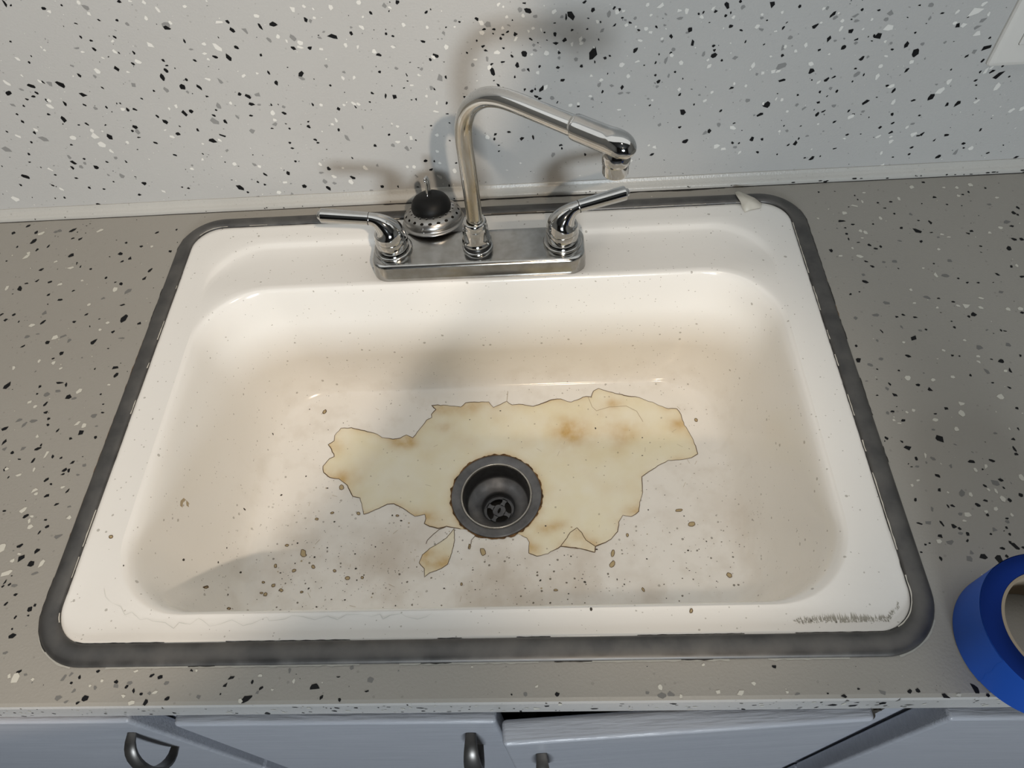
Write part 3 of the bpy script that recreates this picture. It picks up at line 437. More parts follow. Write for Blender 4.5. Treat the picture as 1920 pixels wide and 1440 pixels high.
C_FLAKES = parse_flakes("0,-6035,5371,26,23,1;0,-6187,5250,26,27,0;0,-5872,5240,26,30,0;0,-5383,5248,38,37,1;0,-5222,5079,25,29,1;0,-5845,5072,31,41,1;0,-6023,4986,13,22,0;0,-5605,4970,18,29,1;0,-5733,4915,18,25,0;0,-5238,4786,42,32,1;0,-4590,4775,32,31,0;0,-4433,4689,27,27,0;0,-4353,4891,25,17,0;0,-5106,4644,15,28,-1;0,-5538,4562,25,24,1;0,-6063,4740,20,14,0;0,-4523,4640,22,20,1;0,-4111,4471,24,33,1;0,-4144,4332,31,32,1;0,-4411,4259,26,26,0;0,-4643,4370,17,20,0;0,-4494,4291,19,13,0;0,-5339,4342,27,20,1;0,-5638,4335,32,20,0;0,-5688,4250,31,37,-1;0,-5104,4039,38,19,0;0,-5278,4131,19,20,1;0,-5518,4371,19,24,1;0,-4279,3916,35,22,0;0,-4200,3690,39,60,1;0,-3989,3621,25,21,0;0,-4269,3509,25,23,0;0,-4794,3682,25,18,0;0,-4684,3789,21,15,1;0,-4451,3372,31,37,1;0,-5178,3695,21,31,1;0,-5588,3833,21,19,0;0,-5656,3757,26,28,1;0,-5748,3844,21,25,1;0,-5278,3347,23,21,1;0,-5001,3390,29,23,0;0,-4775,3223,22,31,0;0,-4065,2987,39,30,0;0,-4028,2888,28,32,1;0,-4642,2812,45,16,0;0,-4555,2781,17,29,-1;0,-5239,2800,41,49,1;0,-4850,2772,21,21,0;0,-4469,2618,34,34,0;0,-4695,2536,17,26,1;0,-4648,2426,25,23,0;0,-4590,2345,17,20,0;0,-4563,2270,21,17,0;0,-5024,2241,33,25,1;0,-4958,2077,25,34,1;0,-4169,2163,34,29,0;0,-4248,2090,22,19,0;0,-3984,2096,18,21,0;0,-4432,2195,14,27,1;0,-4560,1984,32,19,1;0,-4544,2023,12,17,0;0,-4821,1945,20,19,0;0,-4557,1842,16,26,1;0,-4363,1883,14,21,-1;0,-4128,1811,20,21,1;0,-4133,1718,16,25,0;0,-4178,1724,24,20,1;0,-4299,2983,13,19,0;0,-4844,3153,18,11,1;0,-4113,2637,19,13,0;0,-4013,2399,19,12,0;0,-4710,1864,18,12,-1;0,-4269,1865,16,14,1;0,-3949,4781,22,27,0;0,-3975,5169,15,18,0;0,-4221,5131,25,18,1;0,-4985,4180,21,16,1;0,-4843,2674,19,13,0;0,-4042,2508,15,8,0;0,-5039,4583,12,21,0;0,-4890,4533,17,17,0;0,-5483,3722,12,16,0;1,-5789,5220,39,30,1;1,-4939,3460,41,35,1;1,-4377,2686,32,34,0;1,-5828,4797,38,39,1;1,-5006,5217,33,26,1;1,-5156,4571,49,24,1;1,-5401,4687,27,21,0;1,-5193,4295,29,27,1;1,-4463,4169,31,35,0;1,-5301,3654,37,25,1;1,-4242,2277,27,29,1;1,-4167,2246,27,29,0;1,-4444,1911,20,45,1;1,-5860,4271,24,37,0;1,-4886,2567,25,21,0;1,-5257,3038,20,31,-1;1,-5000,3119,20,25,0;1,-4638,1680,30,18,1;1,-4623,2132,22,27,0;1,-4506,1739,14,25,0;1,-4931,4341,22,20,0;1,-4379,3647,27,18,0;1,-4818,3095,20,28,0;1,-4800,2507,21,23,0;1,-4061,2761,21,13,0;1,-5822,4861,25,25,0;1,-4702,3941,19,22,0;1,-4214,4879,22,21,0;1,-4434,3544,18,21,0;1,-4700,3013,20,25,0;2,-5214,3836,28,38,0;2,-4289,4130,35,38,1;2,-4129,3410,44,14,0;2,-5562,5253,36,23,0;2,-4745,2327,42,25,0;2,-4851,3472,38,27,1;2,-4754,3403,22,35,0;2,-4621,2701,36,21,0;2,-4730,2657,32,29,0;2,-4911,2343,31,23,1;2,-4096,2367,35,25,0;2,-4830,2285,23,38,1;2,-4399,2596,32,18,1;2,-5610,5236,31,23,0;2,-4564,4033,26,22,0;2,-4723,1994,32,24,1;2,-4926,1993,26,24,0;0,-4179,1676,21,13,1;0,-4329,1621,26,24,1;0,-4260,1567,19,15,0;0,-4820,1752,15,25,0;0,-4059,1491,18,23,1;0,-4742,1659,11,15,1;0,-4121,1346,20,16,1;0,-4253,1443,28,21,1;0,-4386,1228,24,20,1;0,-4169,1185,18,12,0;0,-4124,1116,20,16,1;0,-4180,1054,12,20,1;0,-4630,1290,18,12,0;0,-4318,926,27,17,1;0,-4267,799,33,34,1;0,-4140,748,33,30,0;0,-4132,872,30,28,0;0,-4319,573,10,22,1;0,-4269,552,15,13,1;0,-4326,534,14,13,1;0,-4170,457,20,14,0;0,-4225,374,15,19,1;0,-3981,323,25,21,0;0,-3950,355,17,16,0;0,-4086,253,13,15,1;0,-4043,91,33,25,1;0,-4073,150,10,10,0;0,-3866,-210,24,14,1;0,-3364,-307,16,11,0;0,-3203,-428,32,25,0;0,-3163,-215,20,12,1;0,-2979,-302,20,15,0;0,-3253,-463,17,10,1;0,-3309,-262,12,17,-1;0,-2875,-344,14,16,1;0,-3971,266,13,9,0;1,-4407,1502,28,25,1;1,-4375,1466,19,17,0;1,-4034,746,23,33,1;1,-4335,660,43,31,1;1,-4491,912,32,48,0;1,-3873,-264,33,37,0;1,-3931,-246,19,23,0;1,-4328,1178,23,28,0;1,-4436,1292,29,25,1;1,-4290,1119,32,28,0;1,-3938,1201,23,22,0;1,-4322,1224,18,14,0;1,-2882,-414,21,14,0;1,-4334,780,21,21,0;1,-4295,845,26,11,0;1,-4801,1755,23,16,0;1,-3100,-293,15,12,0;1,-3715,-274,19,12,0;2,-3974,1013,35,27,1;2,-4069,652,31,15,1;2,-3981,1318,24,14,0;2,-3991,1770,23,17,0;2,-3437,-425,32,25,1;2,-4217,540,34,16,0;2,-4051,-53,27,13,0;2,-3447,-266,19,24,1;2,-3791,-235,22,12,0;2,-3356,-454,20,13,1;2,-3143,-345,17,18,-1;2,-2971,-336,26,18,0;2,-4023,1663,19,13,0;2,-3392,-238,16,18,1;2,-3321,-368,15,16,1;0,-2685,-256,19,15,1;0,-2607,-269,24,18,0;0,-2804,-370,13,19,-1;0,-2731,-400,13,13,0;0,-2679,-464,23,31,0;0,-2501,-439,25,16,1;0,-1833,-449,41,26,1;0,-1994,-282,22,17,1;0,-2033,-339,18,17,1;0,-1808,-318,10,19,0;0,-1724,-364,15,14,1;0,-1277,-360,42,23,0;0,-1209,-442,13,16,1;0,-1056,-460,18,15,-1;0,-1090,-285,16,6,0;0,-838,-396,19,9,1;0,-2057,-407,7,9,0;1,-2832,-217,19,15,0;1,-2793,-469,26,19,0;1,-2618,-390,20,11,1;1,-1752,-267,22,14,0;1,-1458,-313,11,20,0;1,-1628,-377,13,15,0;1,-1880,-463,21,17,0;1,-2305,-220,12,10,0;1,-3192,-333,14,11,0;2,-2537,-316,22,19,0;2,-2232,-427,28,17,-1;2,-821,-311,29,23,0;2,-2666,-396,20,14,0;2,-989,-215,18,17,0;2,-1748,-400,16,14,1;2,-1509,-230,12,23,0;2,-2856,-312,22,14,0;0,4253,4770,46,19,0;0,4367,4704,28,13,0;0,4269,4653,18,15,0;0,4260,4551,18,21,0;0,4018,4297,23,30,0;0,4464,4356,23,20,-1;0,4517,4293,26,16,-1;0,4583,4324,16,22,0;0,4350,4407,22,8,0;0,4896,4607,21,19,1;0,5063,4551,42,35,-1;0,5254,4679,22,40,0;0,5047,4378,19,20,0;0,5208,4511,22,10,0;0,4405,4023,22,19,-1;0,4357,4100,19,14,-1;0,4264,3798,29,26,-1;0,5434,5097,24,25,0;0,4811,4954,21,15,0;0,4908,5059,21,16,0;0,4756,5054,17,13,0;0,4891,4854,15,15,0;0,5534,4967,15,13,0;0,5855,5167,15,20,0;0,6308,4859,18,33,-1;0,6231,4774,23,33,0;0,6262,4741,16,20,0;0,6128,4555,29,21,0;0,5653,4506,23,19,0;0,5604,4475,21,19,-1;0,6072,4346,32,21,-1;0,5958,4209,29,32,0;0,6151,4342,22,23,0;0,5884,3935,18,23,0;0,5696,3825,22,21,-1;0,5937,3778,25,17,0;0,5671,4260,17,12,0;0,5335,3724,18,17,1;0,5263,3790,17,13,0;0,5448,3716,17,11,0;0,4963,3516,18,11,0;0,5098,3460,19,13,0;0,4062,3625,17,15,0;0,4163,3655,10,11,0;0,4450,3283,21,19,0;0,4637,3268,27,12,0;0,4525,3308,18,14,-1;0,5247,3277,31,35,0;0,5184,3247,20,17,0;0,4991,3114,12,17,0;0,4696,3095,16,15,0;0,4537,2992,31,32,1;0,4240,3098,17,25,-1;0,5440,3049,12,15,0;0,5475,3037,19,10,-1;0,3932,2918,15,16,0;0,4846,2752,21,15,0;0,4408,2766,27,19,-1;0,4536,5125,10,13,0;0,4522,5201,11,13,0;0,5255,4999,13,13,0;0,4400,5004,14,11,0;0,5695,4934,11,11,0;0,5130,4719,19,11,0;0,4600,4694,15,13,0;0,4675,3974,12,10,-1;0,5079,4025,12,10,0;0,4990,3193,14,9,0;0,4259,4468,10,20,0;0,5740,3273,22,16,0;0,6071,5220,13,16,0;0,5773,5127,17,11,0;1,5224,5296,27,37,0;1,4320,4902,30,26,0;1,4711,4783,19,28,0;1,4474,4559,22,27,0;1,4423,4587,25,23,0;1,4312,4185,32,26,-1;1,5016,5108,18,33,0;1,5044,3855,28,32,0;1,5209,3398,39,36,0;1,5316,4472,24,21,0;1,5375,4428,24,12,0;1,5202,4243,20,18,0;1,5399,3495,24,20,-1;1,5127,3403,19,14,-1;1,5349,3364,29,20,0;1,5615,3329,28,25,0;1,5741,3329,25,25,0;1,4906,3387,16,16,0;1,5847,4461,23,27,0;1,5994,4540,24,23,0;1,5942,3947,17,27,0;1,5717,5105,20,23,0;1,5746,5248,24,27,0;1,5921,5289,24,32,0;1,4467,5016,34,20,-1;1,4643,5241,19,14,0;1,4712,3657,17,24,-1;1,5032,2939,19,15,0;1,4780,2818,18,18,0;1,4421,2940,17,12,0;1,4692,3461,21,13,1;1,4943,3965,17,13,0;1,4263,4317,14,20,0;1,4415,4474,18,12,0;1,6140,5044,21,20,0;1,5598,5264,21,16,0;1,4581,5086,11,27,0;1,4100,4206,22,16,0;2,5140,3842,39,28,0;2,4668,4083,29,21,0;2,4847,3536,33,27,-1;2,4398,3483,34,25,-1;2,4242,3316,34,23,0;2,6099,4630,39,36,0;2,4025,3290,24,23,0;2,4549,4083,21,17,0;2,4819,4400,22,14,-1;2,5145,2838,36,33,0;2,5444,2859,31,27,0;2,4272,3897,22,23,0;2,5631,3572,28,18,0;2,6012,4933,27,22,-1;2,5264,4059,26,29,0;2,4633,3085,21,17,-1;2,4461,3147,14,24,-1;2,4162,2978,16,22,0;2,5262,4431,17,18,0;2,5074,4829,18,28,0;0,5296,2660,30,25,0;0,5337,2542,14,29,0;0,4937,2498,11,17,0;0,3909,2736,31,31,0;0,4494,2348,24,31,0;0,4397,2403,24,15,0;0,4140,2291,25,22,-1;0,3971,2297,14,9,0;0,4580,2118,21,20,0;0,4062,2104,22,12,0;0,4130,1999,23,17,0;0,4406,1785,42,37,-1;0,4084,1695,32,23,0;0,3917,1809,20,17,-1;0,4051,1768,14,18,-1;0,4126,1581,13,23,0;0,4608,1534,32,19,0;0,4794,1536,28,16,-1;0,4261,1401,22,19,-1;0,4230,1255,17,19,0;0,3991,1168,17,17,1;0,3952,938,23,10,-1;0,4142,930,15,28,-1;0,4237,908,24,20,0;0,4277,882,16,15,0;0,4085,817,24,21,0;0,4326,834,14,23,0;0,4304,772,15,17,0;0,4383,626,33,31,0;0,4499,602,30,39,0;0,4681,707,27,31,-1;0,4652,747,16,20,0;0,3940,744,11,10,0;0,4289,1099,20,15,-1;0,4249,1094,10,20,-1;0,4509,1102,19,21,-1;0,4594,1138,22,12,-1;0,4797,1341,22,16,0;0,4915,1187,22,20,0;0,4797,1140,19,20,0;0,4558,1003,13,15,0;0,4520,825,12,10,0;0,4676,817,11,16,0;0,5067,1757,19,15,0;0,5037,1654,14,28,-1;0,5031,1597,20,17,0;0,5231,2096,18,18,0;0,5153,1867,11,16,0;0,4027,615,12,21,0;0,3886,674,11,8,0;0,4060,2609,12,17,0;0,4267,2585,14,11,0;0,4130,2425,13,19,-1;0,5253,2336,15,15,-1;0,5505,2716,24,16,0;0,4568,693,21,13,-1;0,4708,966,17,12,0;0,4673,879,11,13,0;0,4677,1454,13,13,0;0,4577,621,16,15,0;0,4741,697,18,14,0;0,3979,755,9,8,0;0,4914,2739,10,8,0;0,4794,1261,13,11,-1;0,4637,1285,13,14,-1;1,4325,2488,29,32,0;1,4701,2062,34,35,0;1,4736,2170,28,22,0;1,5128,2230,30,33,0;1,4426,1995,29,19,0;1,4593,1884,23,22,0;1,4393,1012,32,27,0;1,4649,1058,21,21,0;1,4484,1204,18,22,0;1,4063,767,27,20,0;1,4986,1355,23,32,0;1,4716,1481,21,24,1;1,4612,1448,18,19,0;1,4217,1613,13,28,1;1,4746,1153,23,26,0;1,4654,1246,18,17,0;1,4047,2006,18,19,0;1,4262,2108,18,19,0;1,4194,2092,14,14,0;1,4563,2456,21,17,0;1,4762,2483,20,19,0;1,5290,2537,20,15,0;1,5072,1869,13,19,0;1,4713,1229,15,23,0;1,4762,995,12,19,0;1,4083,1968,19,9,-1;1,4002,1310,17,16,0;1,5073,2661,19,19,-1;1,5091,2727,20,18,0;1,4557,1037,18,16,0;1,4069,1356,14,11,1;1,4343,953,18,10,0;2,4411,1218,24,34,1;2,4735,1312,36,31,0;2,4261,607,29,24,0;2,4274,1579,24,24,-1;2,4158,759,37,20,0;2,4030,947,30,25,0;2,4009,2667,28,23,-1;2,4133,2741,28,19,0;2,4334,1018,25,16,0;2,5110,2541,21,33,-1;2,4564,864,22,22,0;2,4407,1497,18,21,0;2,4929,1828,20,14,0;2,4088,2372,19,20,0;2,4108,1498,19,11,0;2,4270,838,21,13,0;2,4297,660,18,20,0;2,4104,1073,13,25,0;2,4701,935,20,16,0;2,4012,2088,15,18,0;0,706,-437,20,15,0;0,2941,-472,24,17,0;0,3444,-443,17,15,0;0,3503,-439,19,17,0;0,3702,-482,36,19,-1;0,343,-435,9,8,0;0,2820,-452,9,6,0;0,3943,-431,25,37,-1;0,4019,-479,15,13,0;0,3060,-422,13,9,0;1,1975,-435,18,23,0;1,1528,-393,18,21,0;1,2146,-441,33,21,1;1,1680,-462,13,13,0;1,2510,-441,13,15,0;1,2264,-375,18,13,0;1,3804,-475,21,15,0;2,1530,-456,33,21,0;2,1610,-448,31,25,0;2,453,-432,14,17,0;2,3236,-449,24,21,-1;2,1421,-434,16,13,0;2,2585,-454,24,11,1")

def flake_poly(rng, a, b, s):
    n = rng.choice((4, 5, 5, 6, 7))
    a0 = rng.uniform(0, 6.28)
    pts = []
    for i in range(n):
        t = a0 + 6.283 * (i + rng.uniform(-0.34, 0.34)) / n
        k = rng.uniform(0.78, 1.28)
        # superellipse-like outline inside the a x b box
        c, d = math.cos(t), math.sin(t)
        pts.append([a * c * k, b * d * k])
    if s:
        # lean the outline along the diagonal
        for p in pts:
            u, v = p[0] / a, p[1] / b
            L = (u + s * v) * 0.5; Wd = (u - s * v) * 0.5
            L *= 1.28; Wd *= 0.80
            p[0] = a * (L + Wd); p[1] = b * s * (L - Wd)
    return pts

def add_flakes(bm, flakes, seed, lift, place, mat_of):
    rng = random.Random(seed)
    for (k, x, y, a, b, s) in flakes:
        pts = flake_poly(rng, a * 1e-4, b * 1e-4, s)
        h = lift * (1 + [1, 2, 0][k]) + rng.uniform(0, lift * 0.8)
        vs = [bm.verts.new(place(x * 1e-4 + p[0], y * 1e-4 + p[1], h)) for p in pts]
        f = bm.faces.new(vs); f.material_index = mat_of[k]

def random_flakes(seed, n, x0, x1, y0, y1, ok, existing, big=1.0, yscale=1.0):
    rng = random.Random(seed); out = []
    cell = {}
    for f in existing:
        cell.setdefault((f[1] // 100, f[2] // 100), []).append(f)
    for _ in range(n):
        x = rng.uniform(x0, x1); y = rng.uniform(y0, y1)
        if not ok(x, y): continue
        X, Y = int(x * 1e4), int(y * 1e4)
        r = rng.random()
        k = 0 if r < .40 else (1 if r < .72 else 2)
        a = min(38, (3.0 + rng.expovariate(1 / 4.2)) * big)
        asp = rng.uniform(0.45, 1.0)
        near = False
        for i in (-1, 0, 1):
            for j in (-1, 0, 1):
                for f in cell.get((X // 100 + i, Y // 100 + j), ()):
                    if abs(f[1] - X) < f[3] + a and abs(f[2] - Y) < f[4] + a: near = True
        if near: continue
        w_, h_ = (a, a * asp) if rng.random() < .6 else (a * asp, a)
        f = (k, X, Y, max(2, round(w_)), max(2, round(h_ * yscale)), rng.choice((0, 0, 1, -1)))
        out.append(f); cell.setdefault((X // 100, Y // 100), []).append(f)
    return out

# ------------------------------------------------------------------ room shell
WALL_Y = 0.557
FLOOR_Z = -0.91
def slab(name, x0, x1, y0, y1, z0, z1, mat):
    bm = bmesh.new(); box(bm, x0, x1, y0, y1, z0, z1)
    return tag(finish(bm, name, mat, smooth=False), kind='structure')

# splash wall with its painted chips
bm = bmesh.new()
box(bm, -2.2, 2.2, WALL_Y, WALL_Y + 0.12, FLOOR_Z, 1.60)
vis = W_FLAKES
extra = random_flakes(11, 1300, -0.72, 0.76, 0.012, 0.36, lambda x, y: not (x > .55 and y > .14), vis, 1.15)
extra += random_flakes(12, 9000, -1.9, 1.9, 0.014, 1.1, lambda x, y: (abs(x) > .66 or y > .268 or (x < -.6 and y > .2)) and not (.545 < x < .676 and y < .27), vis, 3.3)
extra2 = []
add_flakes(bm, vis + extra + extra2, 5, 0.00008, lambda x, y, h: Vector((x, WALL_Y - h, y)), [1, 2, 3])
wall = tag(finish(bm, 'wall_back', [M['splash'], M['flake_black'], M['flake_white'], M['flake_grey']], smooth=False, recalc=False), kind='structure')

slab('floor', -2.3, 2.3, -3.3, 0.7, FLOOR_Z - 0.1, FLOOR_Z, M['floor'])
slab('wall_left', -2.3, -2.2, -3.2, 0.7, FLOOR_Z, 1.60, M['room'])
slab('wall_right', 2.2, 2.3, -3.2, 0.7, FLOOR_Z, 1.60, M['room'])
slab('ceiling', -2.3, 2.3, -3.2, -0.38, 1.60, 1.70, M['room_ceiling'])
# wall behind the photographer, with a window opening
bm = bmesh.new()
for a in ((-2.2, -0.20, FLOOR_Z, 1.60), (0.70, 2.2, FLOOR_Z, 1.60), (-0.20, 0.70, FLOOR_Z, 0.40), (-0.20, 0.70, 1.05, 1.60)):
    box(bm, a[0], a[1], -3.12, -3.0, a[2], a[3])
tag(finish(bm, 'wall_front', M['dark_room'], smooth=False), kind='structure')
bm = bmesh.new()
for a in ((-0.20, -0.16, 0.40, 1.05), (0.66, 0.70, 0.40, 1.05), (-0.16, 0.66, 0.40, 0.44), (-0.16, 0.66, 1.01, 1.05)):
    box(bm, a[0], a[1], -3.08, -3.0, a[2], a[3])
tag(finish(bm, 'window_1', M['white_plastic'], smooth=False), kind='structure')

# cove strip where wall and counter meet
bm = bmesh.new()
prof = [(0.557, 0.0135), (0.5555, 0.0137), (0.5548, 0.0128), (0.5543, 0.0105), (0.5525, 0.0085), (0.5498, 0.0068), (0.5478, 0.0062),
        (0.5464, 0.0052), (0.5459, 0.0036), (0.5459, 0.0006), (0.557, 0.0006)]
N = 90; rows = []
for i in range(N + 1):
    x = -1.3 + 2.6 * i / N
    rows.append([bm.verts.new((x, y + 0.0003 * mnoise.noise((x * 9, 0, 0)), z + 0.00025 * mnoise.noise((x * 14, 5, y * 90)))) for y, z in prof])
for a, b in zip(rows, rows[1:]):
    for k in range(len(prof) - 1):
        bm.faces.new((a[k], a[k + 1], b[k + 1], b[k]))
rng = random.Random(8)
trim = tag(finish(bm, 'trim_1', M['trim'], smooth=True), kind='structure')
sharp(trim, 50)
# chips that landed on the strip, thin dark line beneath it
bm = bmesh.new()
for i in range(46):
    x = rng.uniform(0.12, 0.72) if i < 34 else rng.uniform(-.7, .1)
    a = rng.uniform(.0006, .0035 if x > .38 else .0016); b = rng.uniform(.0005, .0013)
    c = Vector((x, 0.5457, rng.uniform(.0015, .0045)))
    vs = [bm.verts.new(c + Vector((a * math.cos(t) * rng.uniform(.8, 1.1), -0.0001, b * math.sin(t) * rng.uniform(.8, 1.1)))) for t in [6.283 * j / 6 for j in range(6)]]
    bm.faces.new(vs)
tm1 = finish(bm, 'paint_chips', M['flake_black'], None, smooth=False)
bm = bmesh.new()
x = -0.70; prev = None
while x < 0.72:
    n = mnoise.noise((x * 22, 3, 1)); n2 = mnoise.noise((x * 70, 9, 1))
    wd = 0.0006 + (0.0022 if -0.13 < x < 0.30 else 0.0003) * max(0.15, 0.7 + n + .5 * n2)
    cur = (bm.verts.new((x, 0.5462, 0.00035)), bm.verts.new((x, 0.5459 - wd, 0.00035)))
    if prev: bm.faces.new((prev[0], prev[1], cur[1], cur[0]))
    prev = cur; x += 0.003
tm2 = finish(bm, 'trim_base_line', M['gap'], None, smooth=False)
merge(trim, tm1, tm2)

# ------------------------------------------------------------------ counter top with its cut-out
ct = thing('countertop', 'taupe painted counter top speckled with black and white chips around the sink', 'countertop', (0, 0.25, 0))
bm = bmesh.new()
hole = rrect(-.374, .374, -.006, .521, .042)
out = []
X0, X1, Y0, Y1 = -1.3, 1.3, -0.0500, 0.557
for x, y in hole:
    dx, dy = x, y - .2575
    tx = (X1 if dx > 0 else -X0) / abs(dx) if abs(dx) > 1e-9 else 1e9
    ty = ((Y1 - .2575) if dy > 0 else (.2575 - Y0)) / abs(dy) if abs(dy) > 1e-9 else 1e9
    t = min(tx, ty)
    out.append((dx * t, .2575 + dy * t))
# snap the nearest rays to the four corners
for cx, cy in ((X0, Y0), (X1, Y0), (X0, Y1), (X1, Y1)):
    i = min(range(len(out)), key=lambda k: (out[k][0] - cx) ** 2 + (out[k][1] - cy) ** 2)
    out[i] = (cx, cy)
E_ = 0.004
def shrink(p, d):
    x, y = p
    if y <= Y0 + 1e-6: y = Y0 + d
    return (x, y)
loops = [[(x, y, -0.037) for x, y in hole], [(x, y, 0.0) for x, y in hole],
         [(*shrink(p, .0040), 0.0) for p in out], [(*shrink(p, .0012), -.0012) for p in out], [(*p, -.0042) for p in out],
         [(*p, -0.0372) for p in out], [(x, y, -0.0372) for x, y in hole]]
loft(bm, loops)
bmesh.ops.remove_doubles(bm, verts=bm.verts, dist=1e-6)
bmesh.ops.recalc_face_normals(bm, faces=bm.faces)
def off_ring(x, y): return not (abs(x) < .389 and -.021 < y < .535)
cx_ = random_flakes(21, 1000, -0.72, 0.72, -0.045, 0.540, off_ring, C_FLAKES, 1.2, 0.85) + random_flakes(24, 160, -0.72, 0.72, -0.045, 0.540, off_ring, C_FLAKES, 1.3, 0.8)
cx_ += random_flakes(22, 3200, -1.28, 1.28, -0.045, 0.540, lambda x, y: abs(x) > .655 or (abs(x) > .47 and y < .16 - .9 * (abs(x) - .47) * 0 and abs(x) > .50 + .30 * max(0, y)), C_FLAKES, 3.0, 0.8)
add_flakes(bm, C_FLAKES + cx_, 6, 0.00007, lambda x, y, h: Vector((x, y, h)), [1, 2, 3])
# chips on the front edge
ef = random_flakes(23, 420, -0.8, 0.8, -0.0355, -0.0030, lambda x, y: True, [], 2.0, 1.4)
add_flakes(bm, ef, 7, 0.00007, lambda x, y, h: Vector((x, Y0 - h, y)), [1, 2, 3])
for f in bm.faces:
    if f.material_index == 0 and abs(f.calc_center_median().y - Y0) < .0009: f.material_index = 4
top = finish(bm, 'top_slab', [M['counter'], M['flake_black'], M['cflake_white'], M['cflake_grey'], M['edge']], None, smooth=False, recalc=False)
top.parent = ct; top.matrix_parent_inverse = ct.matrix_world.inverted()
def adopt(o, p):
    o.parent = p; o.matrix_parent_inverse = p.matrix_world.inverted(); return o

# ------------------------------------------------------------------ sink
sink = thing('kitchen_sink', 'white enamel drop-in kitchen sink with peeling coating and dull steel rim', 'sink', (0, 0.2575, 0))
DR = (0.0012, 0.2295)      # drain centre
def sst(t): t = max(0, min(1, t)); return t * t * (3 - 2 * t)
bm = bmesh.new()
L = []
A = rrect(-.3690, .3690, -.0005, .5155, .036); L.append([(x, y, -0.006) for x, y in A])
A = rrect(-.3688, .3688, -.0002, .5152, .036); L.append([(x, y, 0.0000) for x, y in A])
A = rrect(-.3670, .3670, .0012, .5138, .035); L.append([(x, y, 0.0012) for x, y in A])
A = rrect(-.3640, .3640, .0035, .5105, .036); L.append([(x, y, 0.0008) for x, y in A])
A = rrect(-.3500, .3500, .0150, .4960, .050); L.append([(x, y, 0.0000) for x, y in A])
bk = lambda y: sst((y - .40) / .05)
for (ix, yf, yb, r, zb) in ((.338, .0215, .4870, .062, -.0003), (.336, .0225, .4835, .066, -.0016), (.3350, .0232, .4800, .068, -.0036), (.3342, .0238, .4760, .070, -.0047),
                            (.3338, .0242, .4600, .072, -.0052), (.3335, .0246, .4350, .074, -.0056), (.3332, .0250, .4150, .076, -.0062)):
    A = rrect(-ix, ix, yf, yb, r); L.append([(x, y, zb * bk(y) - 0.0003 * (1 - bk(y))) for x, y in A])
P0 = rrect(-.3330, .3330, .0255, .4080, .078)
P1 = rrect(-.2740, .2740, .0600, .3830, .074)
prof = [(0, 0), (.035, .004), (.075, .014), (.115, .034), (.150, .066), (.180, .11), (.21, .17), (.26, .29), (.31, .41), (.36, .53), (.42, .65), (.49, .76), (.57, .85), (.66, .915), (.76, .960), (.88, .988), (1, 1)]
ZF = -.188
for h, d in prof:
    L.append([(p0[0] + (p1[0] - p0[0]) * h, p0[1] + (p1[1] - p0[1]) * h, (-.0068 * bk(p0[1]) - .0006) * (1 - d) + ZF * d) for p0, p1 in zip(P0, P1)])
for k in range(1, 15):
    t = k / 14
    row = []
    for x, y in P1:
        dx, dy = x - DR[0], y - DR[1]; q = math.hypot(dx, dy)
        cx, cy = DR[0] + .0550 * dx / q, DR[1] + .0550 * dy / q
        row.append((x + (cx - x) * t, y + (cy - y) * t, ZF + (-.2035 - ZF) * (t * .55 + .45 * sst(t))))
    L.append(row)
L.append([(DR[0] + .0520 * (p[0] - DR[0]) / .055, DR[1] + .0520 * (p[1] - DR[1]) / .055, -.2045) for p in L[-1]])
loft(bm, L)
basin = adopt(finish(bm, 'basin', M['enamel']), sink)
bmb = bmesh.new(); bmb.from_mesh(basin.data); BVH = BVHTree.FromBMesh(bmb); bmb.free()
def basin_z(x, y):
    h = BVH.ray_cast(Vector((x, y, .1)), Vector((0, 0, -1)))
    return (h[0].z, h[1]) if h[0] else (0.0, Vector((0, 0, 1)))

# flat steel clamp ring round the sink
bm = bmesh.new()
cs = [(0.0, .0008), (0.0004, .0026), (.0015, .0036), (.0045, .0044), (.0090, .0046), (.0135, .0040), (.0165, .0028), (.0180, .0012), (.0182, .0002)]
L = []
for o_, z_ in cs:
    A = rrect(-.3675 - o_, .3675 + o_, .0005 - o_ * 1.05, .5145 + o_ * .88, .034 + o_)
    L.append([(x, y, z_) for x, y in A])
loft(bm, L)
rim = adopt(finish(bm, 'clamp_rim', M['rim']), sink)
# paint residue in broken lengths along the inner edge, and old sealant along the front of the ring
def ring_strip(name, mat, base, o0, o1, z, seed, keep, xs=None):
    bm = bmesh.new(); rng = random.Random(seed)
    A = rrect(-.3675 - o0, .3675 + o0, .0005 - o0 * 1.05, .5145 + o0 * .88, .034 + o0, 30, 260, 180)
    B = rrect(-.3675 - o1, .3675 + o1, .0005 - o1 * 1.05, .5145 + o1 * .88, .034 + o1, 30, 260, 180)
    n = len(A); pv = None
    for i in range(n + 1):
        a, b = A[i % n], B[i % n]
        on = keep(a, i)
        k = 0.5 + 0.5 * mnoise.noise((a[0] * 160, a[1] * 160, seed))
        k = max(.15, min(1, k + .2))
        if on:
            cur = (bm.verts.new((*a, z)), bm.verts.new((a[0] + (b[0] - a[0]) * k, a[1] + (b[1] - a[1]) * k, z)))
            if pv: bm.faces.new((pv[0], pv[1], cur[1], cur[0]))
            pv = cur
        else: pv = None
    marks.append(finish(bm, name, mat, smooth=False))
marks = []
nz = mnoise.noise
ring_strip('paint_residue', M['coat_film'], 0, -.0004, .0009, .0031, 3, lambda p, i: nz((p[0] * 30, p[1] * 30, 2.2)) > (.10 if p[0] < 0 else -.02) and p[1] > .004)
ring_strip('dirt_line', M['gap'], 0, -.0001, -.0009, .0019, 4, lambda p, i: nz((p[0] * 14, p[1] * 14, 6.2)) > (-.35 if p[0] > .2 else .0))
